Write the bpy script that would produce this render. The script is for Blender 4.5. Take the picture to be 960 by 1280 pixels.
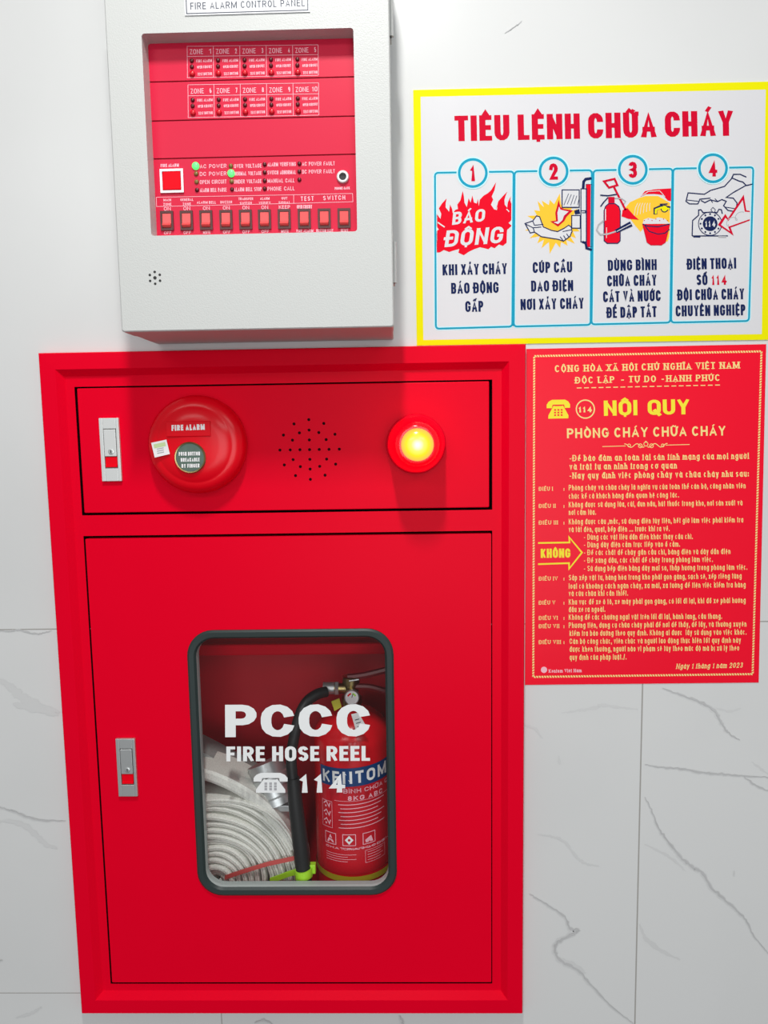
import bpy, math, random, unicodedata
from mathutils import Vector, Matrix
random.seed(7)
PI = math.pi
for o in list(bpy.data.objects): bpy.data.objects.remove(o)
SC = bpy.context.scene
COL = SC.collection

# ------------------------------------------------------------------ camera
FPX = 900.0                                       # focal length for a 960 x 1280 frame
CAM = Vector((.4421, -.9079, .7785))
CROT = (Matrix.Rotation(.0203, 3, 'Z') @ Matrix.Rotation(PI/2 - .1064, 3, 'X') @ Matrix.Rotation(-.0161, 3, 'Z'))
cd = bpy.data.cameras.new('camera'); cam = bpy.data.objects.new('camera', cd); COL.objects.link(cam)
cd.sensor_fit = 'VERTICAL'; cd.sensor_height = 36; cd.lens = 36 * FPX / 1280; cd.clip_start = .01
M4 = CROT.to_4x4(); M4.translation = CAM; cam.matrix_world = M4
SC.camera = cam

# ------------------------------------------------------------------ world, lights, exposure
wd = bpy.data.worlds.new('room_light'); SC.world = wd; wd.use_nodes = True
bg = wd.node_tree.nodes['Background']
_n = wd.node_tree.nodes; _l = wd.node_tree.links               # room surroundings: pale walls and ceiling, dark floor
_tc = _n.new('ShaderNodeTexCoord'); _sx = _n.new('ShaderNodeSeparateXYZ'); _r = _n.new('ShaderNodeValToRGB'); _mr = _n.new('ShaderNodeMapRange')
_mr.inputs['From Min'].default_value = -1; _l.new(_tc.outputs['Generated'], _sx.inputs[0]); _l.new(_sx.outputs['Z'], _mr.inputs['Value'])
_r.color_ramp.elements[0].position = .12; _r.color_ramp.elements[0].color = (.16, .15, .15, 1)
_r.color_ramp.elements[1].position = .42; _r.color_ramp.elements[1].color = (.96, .98, 1, 1)
_l.new(_mr.outputs[0], _r.inputs['Fac']); _l.new(_r.outputs['Color'], bg.inputs['Color'])
bg.inputs['Strength'].default_value = .30
def area(name, loc, sx, sy, power, color=(1, 1, 1), rot=(0, 0, 0)):
    l = bpy.data.lights.new(name, 'AREA'); l.shape = 'RECTANGLE'; l.size = sx; l.size_y = sy
    l.energy = power; l.color = color
    o = bpy.data.objects.new(name, l); o.location = loc; o.rotation_euler = rot; COL.objects.link(o)
    return o
area('ceiling_tube_light', (.372, -.78, 1.85), .06, .20, 14.5, (1, .985, .96))
area('ceiling_light_far', (1.45, -3.0, 2.05), 1.2, .3, 10, (1, .985, .97), (math.radians(52), 0, 0))
area('ceiling_light_far', (-.75, -3.0, 2.05), 1.2, .3, 10, (1, .985, .97), (math.radians(52), 0, 0))
area('front_fill_light', (.9, -4.2, .45), 2.2, 2.2, 52, (.96, .98, 1), (math.radians(90), 0, 0))  # added fill light that evens the wall from top to bottom
SC.view_settings.view_transform = 'Standard'; SC.view_settings.look = 'None'
SC.view_settings.gamma = 1; SC.view_settings.use_curve_mapping = False
SC.view_settings.exposure = 0.0
SC.cycles.max_bounces = 8; SC.cycles.transparent_max_bounces = 24

# ------------------------------------------------------------------ helpers
def at(px, py, d=0.0):
    """the point on the plane d metres in front of the wall that lies along one sight line of the survey photo"""
    v = CROT @ Vector(((px - 480) / FPX, -(py - 640) / FPX, -1))
    return CAM + v * ((-d - CAM.y) / v.y)

def mat(name, color, rough=.5, spec=.5, metal=0, emit=None, es=0, noise=0, nscale=60, bump=0, bscale=400, coat=0):
    m = bpy.data.materials.new(name); m.use_nodes = True
    nt = m.node_tree; b = nt.nodes['Principled BSDF']
    b.inputs['Base Color'].default_value = (*color, 1); b.inputs['Roughness'].default_value = rough
    b.inputs['Metallic'].default_value = metal; b.inputs['Specular IOR Level'].default_value = spec
    b.inputs['Coat Weight'].default_value = coat; b.inputs['Coat Roughness'].default_value = .08
    if emit: b.inputs['Emission Color'].default_value = (*emit, 1); b.inputs['Emission Strength'].default_value = es
    tc = nt.nodes.new('ShaderNodeTexCoord')
    if noise:
        n = nt.nodes.new('ShaderNodeTexNoise'); n.inputs['Scale'].default_value = nscale; n.inputs['Detail'].default_value = 3
        nt.links.new(tc.outputs['Object'], n.inputs['Vector'])
        mx = nt.nodes.new('ShaderNodeMix'); mx.data_type = 'RGBA'
        mx.inputs[6].default_value = (*[c * (1 - noise) for c in color], 1)
        mx.inputs[7].default_value = (*[min(1, c * (1 + noise)) for c in color], 1)
        nt.links.new(n.outputs['Fac'], mx.inputs[0]); nt.links.new(mx.outputs[2], b.inputs['Base Color'])
    if bump:
        n = nt.nodes.new('ShaderNodeTexNoise'); n.inputs['Scale'].default_value = bscale
        nt.links.new(tc.outputs['Object'], n.inputs['Vector'])
        bp = nt.nodes.new('ShaderNodeBump'); bp.inputs['Strength'].default_value = bump; bp.inputs['Distance'].default_value = .001
        nt.links.new(n.outputs['Fac'], bp.inputs['Height']); nt.links.new(bp.outputs['Normal'], b.inputs['Normal'])
    return m

M = {}
M['red'] = mat('red_enamel', (.80, .0, .019), .34, .045, noise=.03, nscale=9)
M['red_in'] = mat('red_enamel_inside', (.62, .006, .02), .45, .3)
M['bell'] = mat('red_bell_plastic', (.78, .0, .010), .24, .28)
M['gap'] = mat('dark_gap', (.02, .0, .002), .8, .1)
M['grey'] = mat('textured_grey_paint', (.57, .585, .57), .42, .4, bump=.25, bscale=700)
M['greyd'] = mat('grey_paint_seam', (.30, .30, .29), .6)
M['face'] = mat('red_faceplate', (.66, .012, .052), .38, .25)
M['groove'] = mat('faceplate_groove', (.22, .0, .012), .6, .2)
M['pink'] = mat('pale_print', (.93, .50, .58), .5, .3)
M['white'] = mat('white_print', (.86, .88, .88), .5, .3)
M['whitef'] = mat('white_plastic', (.85, .83, .84), .4)
M['black'] = mat('black_plastic', (.012, .013, .013), .4)
M['ink'] = mat('dark_grey_ink', (.06, .07, .10), .5, .2)
M['leddark'] = mat('dark_red_lamp', (.10, .004, .006), .25)
M['ledolive'] = mat('olive_lamp', (.22, .14, .03), .25)
M['ledred'] = mat('red_test_button', (.62, .0, .012), .3)
M['ledgreen'] = mat('lit_green_lamp', (.1, .8, .15), .3, emit=(.10, 1, .18), es=1.0)
M['rocker'] = mat('red_rocker', (.84, .085, .085), .30, .5)
M['rockdark'] = mat('dark_rocker_housing', (.085, .022, .020), .4)
M['redbtn'] = mat('bright_red_button', (.86, .0, .01), .35, .1)
M['steel'] = mat('satin_steel', (.60, .62, .62), .36, .5, metal=.75, bump=.05, bscale=900)
M['silver'] = mat('silver_plate', (.70, .72, .71), .42, .5, metal=.35)
M['brass'] = mat('brass', (.42, .33, .14), .3, .5, metal=1)
M['rubber'] = mat('dark_rubber_gasket', (.022, .036, .035), .45, .4)
M['hoseblack'] = mat('black_rubber_hose', (.018, .018, .018), .5, .4)
M['ext'] = mat('extinguisher_red', (.66, .004, .012), .22, .5)
M['extlabel'] = mat('extinguisher_label_red', (.60, .008, .02), .3, .5)
M['blue'] = mat('label_blue', (.004, .05, .19), .35)
M['yellowband'] = mat('yellow_band', (.55, .50, .02), .5)
M['lime'] = mat('lime_plastic', (.42, .80, .03), .4)
M['ribbon'] = mat('red_ribbon', (.62, .10, .09), .6)
M['yellow'] = mat('yellow_print', (.84, .79, .0), .55, .08)
M['paleyellow'] = mat('pale_yellow_print', (.93, .72, .28), .55, .08)
M['gold'] = mat('gold_print', (.92, .78, .05), .55, .08)
M['paper'] = mat('white_sheet', (.68, .68, .70), .4, .4)
M['sheetred'] = mat('red_laminated_sheet', (.90, .006, .028), .26, .12)
M['title'] = mat('title_red', (.62, .0, .026), .55, .08)
M['navy'] = mat('navy_ink', (.008, .017, .085), .6, .08)
M['teal'] = mat('teal_line', (.01, .33, .50), .55, .08)
M['cyan'] = mat('cyan_halo', (.55, .86, .90), .5, .3)
M['amber'] = mat('amber_print', (.94, .56, .04), .55, .08)
M['midgrey'] = mat('mid_grey_print', (.42, .42, .44), .5)
M['fan'] = mat('dark_fan_metal', (.03, .03, .032), .4)
M['grout'] = mat('tile_joint', (.36, .35, .33), .8)
M['vein'] = mat('marble_vein', (.632, .640, .637), .35, .4, noise=.03, nscale=30)
M['veind'] = mat('marble_vein_dark', (.515, .52, .52), .35, .4, noise=.12, nscale=40)
M['lens'] = mat('red_beacon_lens', (.85, .0, .008), .15, .5, emit=(1, 0, .006), es=.75)

def marble():
    m = mat('marble_tile', (.68, .69, .68), .30, .35); nt = m.node_tree; b = nt.nodes['Principled BSDF']
    tc = nt.nodes.new('ShaderNodeTexCoord')
    n1 = nt.nodes.new('ShaderNodeTexNoise'); n1.inputs['Scale'].default_value = 2.2; n1.inputs['Detail'].default_value = 6
    nt.links.new(tc.outputs['Object'], n1.inputs['Vector'])
    r = nt.nodes.new('ShaderNodeValToRGB')
    r.color_ramp.elements[0].position = .36; r.color_ramp.elements[0].color = (.655, .665, .66, 1)
    r.color_ramp.elements[1].position = .58; r.color_ramp.elements[1].color = (.69, .70, .695, 1)
    nt.links.new(n1.outputs['Fac'], r.inputs['Fac']); nt.links.new(r.outputs['Color'], b.inputs['Base Color'])
    return m
M['marble'] = marble()

def hose_cloth():
    m = mat('woven_hose_jacket', (.62, .62, .58), .85, .2); nt = m.node_tree; b = nt.nodes['Principled BSDF']
    tc = nt.nodes.new('ShaderNodeTexCoord')
    w = nt.nodes.new('ShaderNodeTexVoronoi'); w.inputs['Scale'].default_value = 520
    nt.links.new(tc.outputs['Object'], w.inputs['Vector'])
    r = nt.nodes.new('ShaderNodeValToRGB')
    r.color_ramp.elements[0].color = (.86, .86, .80, 1); r.color_ramp.elements[1].color = (.70, .70, .65, 1)
    nt.links.new(w.outputs['Distance'], r.inputs['Fac']); nt.links.new(r.outputs['Color'], b.inputs['Base Color'])
    bp = nt.nodes.new('ShaderNodeBump'); bp.inputs['Strength'].default_value = .35; bp.inputs['Distance'].default_value = .0008
    nt.links.new(w.outputs['Distance'], bp.inputs['Height']); nt.links.new(bp.outputs['Normal'], b.inputs['Normal'])
    return m
M['hose'] = hose_cloth()

def glass():
    m = bpy.data.materials.new('window_glass'); m.use_nodes = True; nt = m.node_tree; nt.nodes.clear()
    out = nt.nodes.new('ShaderNodeOutputMaterial'); mx = nt.nodes.new('ShaderNodeMixShader')
    tr = nt.nodes.new('ShaderNodeBsdfTransparent'); tr.inputs['Color'].default_value = (.96, .97, .97, 1)
    gl = nt.nodes.new('ShaderNodeBsdfGlossy'); gl.inputs['Roughness'].default_value = .015
    fr = nt.nodes.new('ShaderNodeFresnel'); ge = nt.nodes.new('ShaderNodeNewGeometry'); mr = nt.nodes.new('ShaderNodeMapRange')   # a thin pane reflects alike from both sides
    mr.inputs['To Min'].default_value = 1.5; mr.inputs['To Max'].default_value = 1 / 1.5
    nt.links.new(ge.outputs['Backfacing'], mr.inputs['Value']); nt.links.new(mr.outputs[0], fr.inputs['IOR'])
    nt.links.new(fr.outputs[0], mx.inputs[0]); nt.links.new(tr.outputs[0], mx.inputs[1]); nt.links.new(gl.outputs[0], mx.inputs[2])
    nt.links.new(mx.outputs[0], out.inputs['Surface']); return m
M['glass'] = glass()

def lamp_glow():
    m = bpy.data.materials.new('beacon_lamp_glow'); m.use_nodes = True; nt = m.node_tree; b = nt.nodes['Principled BSDF']
    b.inputs['Base Color'].default_value = (.9, .6, .05, 1); b.inputs['Roughness'].default_value = .2
    tc = nt.nodes.new('ShaderNodeTexCoord'); mp = nt.nodes.new('ShaderNodeMapping')
    mp.inputs['Scale'].default_value = (1 / .0215, 0, 1 / .0215)
    gr = nt.nodes.new('ShaderNodeTexGradient'); gr.gradient_type = 'SPHERICAL'
    r = nt.nodes.new('ShaderNodeValToRGB'); e = r.color_ramp.elements
    e[0].position = .06; e[0].color = (1, .16, .03, 1); e[1].position = 1; e[1].color = (1, 1, .92, 1)
    for p, c in ((.16, (1, .50, .08, 1)), (.40, (1, .76, .02, 1)), (.66, (1, .90, .16, 1)), (.85, (1, .98, .60, 1))):
        x = e.new(p); x.color = c
    nt.links.new(tc.outputs['Object'], mp.inputs['Vector']); nt.links.new(mp.outputs[0], gr.inputs['Vector'])
    nt.links.new(gr.outputs['Color'], r.inputs['Fac']); nt.links.new(r.outputs['Color'], b.inputs['Emission Color'])
    b.inputs['Base Color'].default_value = (.05, .03, 0, 1)
    b.inputs['Emission Strength'].default_value = 1.15
    return m
M['glow'] = lamp_glow()

WO = {}                                            # world position of every object's origin
def tag(o, label=None, cat=None, group=None, kind=None):
    if label: o['label'] = label
    if cat: o['category'] = cat
    if group: o['group'] = group
    if kind: o['kind'] = kind
    return o
def thing(name, loc, label, cat, group=None):
    o = bpy.data.objects.new(name, None); COL.objects.link(o); o.location = loc; o.empty_display_size = .02
    WO[o.name] = Vector(loc); return tag(o, label, cat, group)

class MB:
    def __init__(s): s.v = []; s.f = []; s.m = []; s.c = 0
    def add(s, vs, fs, mi=None):
        b = len(s.v); s.v += [Vector(p) for p in vs]; mi = s.c if mi is None else mi
        for f in fs: s.f.append([b + i for i in f]); s.m.append(mi)
        return s
    def box(s, x0, x1, y0, y1, z0, z1, mi=None):
        vs = [(x, y, z) for x in (x0, x1) for y in (y0, y1) for z in (z0, z1)]
        return s.add(vs, [(0, 1, 3, 2), (4, 6, 7, 5), (0, 4, 5, 1), (2, 3, 7, 6), (0, 2, 6, 4), (1, 5, 7, 3)], mi)
    def poly(s, pts, mi=None): return s.add(pts, [tuple(range(len(pts)))], mi)
    def prism(s, front, back, mi=None):
        n = len(front)
        return s.add(list(front) + list(back), [tuple(range(n)), tuple(range(2 * n - 1, n - 1, -1))] +
                     [(i, i + n, (i + 1) % n + n, (i + 1) % n) for i in range(n)], mi)
    def ring(s, outer, inner, mi=None):              # a flat band between two loops of equal length
        n = len(outer)
        return s.add(list(outer) + list(inner), [(i, (i + 1) % n, (i + 1) % n + n, i + n) for i in range(n)], mi)
    def lathe(s, prof, c, axis, n=32, cap=True, mi=None):   # prof: (radius, distance along axis)
        ax = Vector(axis).normalized(); u = ax.orthogonal().normalized(); w = ax.cross(u); c = Vector(c)
        b = [c + ax * h + (u * math.cos(2 * PI * k / n) + w * math.sin(2 * PI * k / n)) * r for r, h in prof for k in range(n)]
        fs = [(i * n + k, i * n + (k + 1) % n, (i + 1) * n + (k + 1) % n, (i + 1) * n + k) for i in range(len(prof) - 1) for k in range(n)]
        if cap: fs += [tuple(range(n))[::-1], tuple((len(prof) - 1) * n + k for k in range(n))]
        return s.add(b, fs, mi)
    def cyl(s, c, axis, r, h, n=20, mi=None): return s.lathe([(r, 0), (r, h)], c, axis, n, True, mi)
    def tube(s, path, rad, n=12, mi=None):
        P = [Vector(p) for p in path]; R = rad if isinstance(rad, (list, tuple)) else [rad] * len(P)
        vs = []; prev = None
        for i, p in enumerate(P):
            t = (P[min(i + 1, len(P) - 1)] - P[max(i - 1, 0)]).normalized()
            u = t.orthogonal().normalized() if prev is None else (prev - t * prev.dot(t)).normalized()
            prev = u; w = t.cross(u)
            vs += [p + (u * math.cos(2 * PI * k / n) + w * math.sin(2 * PI * k / n)) * R[i] for k in range(n)]
        fs = [(i * n + k, i * n + (k + 1) % n, (i + 1) * n + (k + 1) % n, (i + 1) * n + k) for i in range(len(P) - 1) for k in range(n)]
        fs += [tuple(range(n))[::-1], tuple((len(P) - 1) * n + k for k in range(n))]
        return s.add(vs, fs, mi)
    def build(s, name, mats, parent=None, smooth=False, bevel=0, loc=None, seg=2):
        base = WO[parent.name] if parent else Vector((0, 0, 0))
        org = base if loc is None else Vector(loc)
        me = bpy.data.meshes.new(name); me.from_pydata([tuple(p - org) for p in s.v], [], s.f)
        mats = mats if isinstance(mats, (list, tuple)) else [mats]
        for m in mats: me.materials.append(M[m])
        if len(mats) > 1: me.polygons.foreach_set('material_index', s.m)
        if smooth:
            me.polygons.foreach_set('use_smooth', [True] * len(me.polygons))
            me.set_sharp_from_angle(angle=math.radians(38))
        me.update()
        o = bpy.data.objects.new(name, me); COL.objects.link(o)
        if parent: o.parent = parent
        o.location = org - base; WO[o.name] = org
        if bevel:
            bm = o.modifiers.new('edge', 'BEVEL'); bm.width = bevel; bm.segments = seg; bm.limit_method = 'ANGLE'; bm.angle_limit = .7
        return o
def copy_to(o, parent, world):
    c = o.copy(); COL.objects.link(c); c.parent = parent; c.location = Vector(world) - WO[parent.name]; WO[c.name] = Vector(world)
    for k in ('label',):
        if k in c.keys(): del c[k]
    return c
def rrect(x0, x1, z0, z1, r, n=6):
    out = []
    for cx, cz, a in ((x1 - r, z1 - r, 0), (x0 + r, z1 - r, 90), (x0 + r, z0 + r, 180), (x1 - r, z0 + r, 270)):
        for k in range(n + 1):
            t = math.radians(a + 90 * k / n); out.append((cx + r * math.cos(t), cz + r * math.sin(t)))
    return out
def lift(loop, d): return [Vector((x, -d, z)) for x, z in loop]
def catmull(P, k=8):
    P = [Vector(p) for p in P]; out = []
    for i in range(len(P) - 1):
        a, b, c, d = P[max(i - 1, 0)], P[i], P[i + 1], P[min(i + 2, len(P) - 1)]
        for j in range(k):
            t = j / k
            out.append(.5 * (2 * b + (c - a) * t + (2 * a - 5 * b + 4 * c - d) * t * t + (3 * b - a - 3 * c + d) * t ** 3))
    return out + [P[-1]]

# ------------------------------------------------------------------ drawn lettering: glyphs as strokes
def arc(cx, cy, rx, ry, a0, a1, n=7):
    return [(cx + rx * math.cos(math.radians(a0 + (a1 - a0) * k / n)), cy + ry * math.sin(math.radians(a0 + (a1 - a0) * k / n))) for k in range(n + 1)]
def make_glyphs(r, X=.70, n=7):
    A = lambda *a: arc(*a, n)
    full = lambda cx, cy, rx, ry: A(cx, cy, rx, ry, 90, 270) + A(cx, cy, rx, ry, 270, 450)[1:]
    top = lambda a, b: A(.5, 1 - r, .5, r, a, b)
    bot = lambda a, b: A(.5, r, .5, r, a, b)
    q = 38 if r > .42 else (8 if r > .3 else 0)
    tail = [] if q else [(1, .68)]
    taile = [] if q else [(1, .32)]
    O = top(0, 180) + bot(180, 360); O = O + [O[0]]
    C = tail + top(q, 180) + bot(180, 360 - q) + taile
    G = tail + top(q, 180) + bot(180, 360) + [(1, .46), (.55, .46)]
    b1 = A(.62, .755, .36, .245, 90, -90); b2 = A(.62, .255, .38, .255, 90, -90)
    S = A(.5, .755, .5, .245, 12, 270) + A(.5, .255, .5, .255, 90, -168)
    D = [(0, 0), (0, 1), (.45, 1)] + A(.45, 1 - r, .55, r, 90, 0) + A(.45, r, .55, r, 0, -90) + [(0, 0)]
    xb = X / 2
    ring = full(.5, xb, .5, xb)
    g = {
     'A': (.66, [[(0, 0), (.5, 1), (1, 0)], [(.18, .28), (.82, .28)]]),
     'B': (.60, [[(0, 0), (0, 1), (.62, 1)] + b1 + [(0, .51)], [(.3, .51), (.62, .51)] + b2 + [(0, 0)]]),
     'C': (.62, [C]), 'D': (.62, [D]), 'Đ': (.66, [D, [(-.2, .52), (.42, .52)]]),
     'E': (.52, [[(.95, 1), (0, 1), (0, 0), (1, 0)], [(0, .52), (.85, .52)]]),
     'F': (.50, [[(1, 1), (0, 1), (0, 0)], [(0, .5), (.85, .5)]]),
     'G': (.64, [G]), 'H': (.62, [[(0, 0), (0, 1)], [(1, 0), (1, 1)], [(0, .5), (1, .5)]]),
     'I': (0, [[(.5, 0), (.5, 1)]]), 'J': (.45, [[(1, 1), (1, r)] + A(.5, r, .5, r, 0, -180)]),
     'K': (.62, [[(0, 0), (0, 1)], [(1, 1), (.05, .42)], [(.32, .58), (1, 0)]]),
     'L': (.48, [[(0, 1), (0, 0), (1, 0)]]), 'M': (.84, [[(0, 0), (0, 1)], [(1, 0), (1, 1)], [(0, 1.02), (.5, .1)], [(1, 1.02), (.5, .1)]]),
     'N': (.64, [[(0, 0), (0, 1)], [(1, 0), (1, 1)], [(-.02, 1.04), (1.02, -.04)]]), 'O': (.64, [O]), 'Q': (.66, [O, [(.6, .22), (1.02, -.08)]]),
     'P': (.58, [[(0, 0), (0, 1), (.55, 1)] + A(.55, .73, .45, .27, 90, -90) + [(0, .46)]]),
     'R': (.62, [[(0, 0), (0, 1), (.55, 1)] + A(.55, .74, .43, .26, 90, -90) + [(0, .48)], [(.5, .48), (1, 0)]]),
     'S': (.58, [S]), 'T': (.56, [[(0, 1), (1, 1)], [(.5, 1), (.5, 0)]]),
     'U': (.62, [[(0, 1)] + bot(180, 360) + [(1, 1)]]), 'V': (.62, [[(0, 1), (.5, 0), (1, 1)]]),
     'W': (.9, [[(0, 1), (.27, 0), (.5, .85), (.73, 0), (1, 1)]]), 'X': (.62, [[(0, 0), (1, 1)], [(0, 1), (1, 0)]]),
     'Y': (.62, [[(0, 1), (.5, .45), (1, 1)], [(.5, .45), (.5, 0)]]), 'Z': (.56, [[(0, 1), (1, 1), (0, 0), (1, 0)]]),
     '0': (.56, [O]), '1': (.32, [[(0, .78), (.8, 1), (.8, 0)]]),
     '2': (.54, [A(.5, .70, .5, .30, 175, -25) + [(0, 0), (1, 0)]]),
     '3': (.54, [A(.5, .755, .47, .245, 165, -90) + A(.5, .255, .5, .255, 90, -165)]),
     '4': (.58, [[(.74, 0), (.74, 1), (0, .27), (1, .27)]]),
     '5': (.54, [[(.92, 1), (.1, 1), (.05, .52)] + A(.48, .31, .52, .31, 125, -160)]),
     '6': (.54, [full(.5, .29, .5, .29), A(.55, .5, .55, .5, 80, 180) + [(0, .3)]]),
     '7': (.52, [[(0, 1), (1, 1), (.35, 0)]]), '8': (.54, [full(.5, .755, .44, .245), full(.5, .255, .5, .255)]),
     '9': (.54, [full(.5, .71, .5, .29), A(.45, .5, .55, .5, -100, 0) + [(1, .7)]]),
     '.': (0, [[(.5, 0), (.5, .12)]]), ',': (.1, [[(.6, .1), (.2, -.18)]]), ':': (0, [[(.5, .05), (.5, .2)], [(.5, .5), (.5, .65)]]),
     '-': (.28, [[(0, .38), (1, .38)]]), '/': (.35, [[(0, -.05), (1, 1)]]),
     'a': (.50, [ring, [(1, X), (1, 0)]]), 'b': (.50, [ring, [(0, 1), (0, 0)]]), 'd': (.50, [ring, [(1, 1), (1, 0)]]),
     'đ': (.50, [ring, [(1, 1), (1, 0)], [(.55, .86), (1.2, .86)]]),
     'c': (.46, [A(.5, xb, .5, xb, 45, 315)]), 'e': (.48, [[(.04, xb)] + [(1, xb)] + A(.5, xb, .5, xb, 0, 310)]),
     'g': (.50, [ring, [(1, X), (1, -.12)] + A(.5, -.1, .5, .2, 0, -150)]), 'o': (.50, [ring]),
     'p': (.50, [ring, [(0, X), (0, -.3)]]), 'q': (.50, [ring, [(1, X), (1, -.3)]]),
     'h': (.46, [[(0, 0), (0, 1)], [(0, .42)] + A(.5, .42, .5, .28, 180, 0) + [(1, 0)]]),
     'n': (.46, [[(0, 0), (0, X)], [(0, .42)] + A(.5, .42, .5, .28, 180, 0) + [(1, 0)]]),
     'm': (.74, [[(0, 0), (0, X)], [(0, .42)] + A(.25, .42, .25, .28, 180, 0) + [(.5, 0)], [(.5, .42)] + A(.75, .42, .25, .28, 180, 0) + [(1, 0)]]),
     'r': (.28, [[(0, 0), (0, X)], [(0, .4)] + A(.9, .4, .9, .3, 180, 80)]),
     'u': (.46, [[(0, X)] + A(.5, .28, .5, .28, 180, 360) + [(1, X)], [(1, .3), (1, 0)]]),
     'i': (0, [[(.5, 0), (.5, X)], [(.5, .86), (.5, 1)]]), 'ı': (0, [[(.5, 0), (.5, X)]]), 'l': (0, [[(.5, 0), (.5, 1)]]),
     'j': (.1, [[(.5, X), (.5, -.25)]]), 'k': (.46, [[(0, 0), (0, 1)], [(1, X), (.05, .3)], [(.35, .42), (1, 0)]]),
     's': (.42, [A(.5, X * .75, .5, X * .25, 15, 270) + A(.5, X * .25, .5, X * .25, 90, -165)]),
     't': (.26, [[(.45, .95), (.45, 0)], [(0, X), (1, X)]]), 'f': (.26, [[(1, 1), (.45, .95), (.45, 0)], [(0, X), (1, X)]]),
     'v': (.46, [[(0, X), (.5, 0), (1, X)]]), 'w': (.7, [[(0, X), (.27, 0), (.5, X * .9), (.73, 0), (1, X)]]),
     'x': (.46, [[(0, 0), (1, X)], [(0, X), (1, 0)]]), 'y': (.46, [[(0, X), (.5, 0)], [(1, X), (.3, -.3)]]),
     'z': (.44, [[(0, X), (1, X), (0, 0), (1, 0)]]),
    }
    return g
GL = {'cond': make_glyphs(.27), 'round': make_glyphs(.5), 'mid': make_glyphs(.40), 'tiny': make_glyphs(.42, .74, 4)}
def marks_for(ms, topv, c=.5):
    out = []; y = topv + .10; two = len([m for m in ms if m not in '\u0323\u031b']) > 1
    for m in ms:
        if m == '\u0323': out.append([(c, -.20), (c, -.12)])
        elif m == '\u031b': out.append([(.93, topv - .10), (1.2, topv - .02), (1.22, topv + .12)])
        elif m == '\u0302':
            out.append([(c - .32, y), (c, y + .15), (c + .32, y)]); y += .10; c2 = True
            if two: c = c + .34
        elif m == '\u0306': out.append(arc(c, y + .14, .3, .14, 200, 340, 4)); y += .16
        elif m == '\u0301': out.append([(c - .08, y), (c + .2, y + .18)])
        elif m == '\u0300': out.append([(c + .08, y), (c - .2, y + .18)])
        elif m == '\u0303': out.append([(c - .34, y + .02), (c - .14, y + .12), (c + .14, y + .02), (c + .34, y + .12)])
        elif m == '\u0309': out.append([(c - .12, y + .16), (c + .12, y + .18), (c + .12, y + .09), (c, y + .05), (c, y)])
    return out
def ribbon(pts, t, cap=0):
    P = [Vector((p[0], p[1])) for p in pts]; Q = [P[0]]
    for p in P[1:]:
        if (p - Q[-1]).length > 1e-4 * max(t, 1e-6): Q.append(p)
    P = Q; closed = len(P) > 3 and (P[0] - P[-1]).length < 1e-3 * t
    if closed: P = P[:-1]
    n = len(P)
    if n < 2: return []
    if not closed and cap:
        P = list(P); P[0] = P[0] + (P[0] - P[1]).normalized() * t * cap; P[-1] = P[-1] + (P[-1] - P[-2]).normalized() * t * cap
    L, R = [], []
    for i in range(n):
        a = P[i - 1] if (i > 0 or closed) else None
        b = P[(i + 1) % n] if (i < n - 1 or closed) else None
        d0 = (P[i] - a).normalized() if a is not None else None
        d1 = (b - P[i]).normalized() if b is not None else None
        d0 = d0 if d0 is not None else d1; d1 = d1 if d1 is not None else d0
        n0 = Vector((-d0.y, d0.x)); n1 = Vector((-d1.y, d1.x)); s = n0 + n1
        if s.length < 1e-3: s = n0.copy()
        s.normalize(); k = t / 2 / max(s.dot(n0), .42)
        L.append(P[i] + s * k); R.append(P[i] - s * k)
    return [(L[i], L[(i + 1) % n], R[(i + 1) % n], R[i]) for i in range(n if closed else n - 1)]

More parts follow.
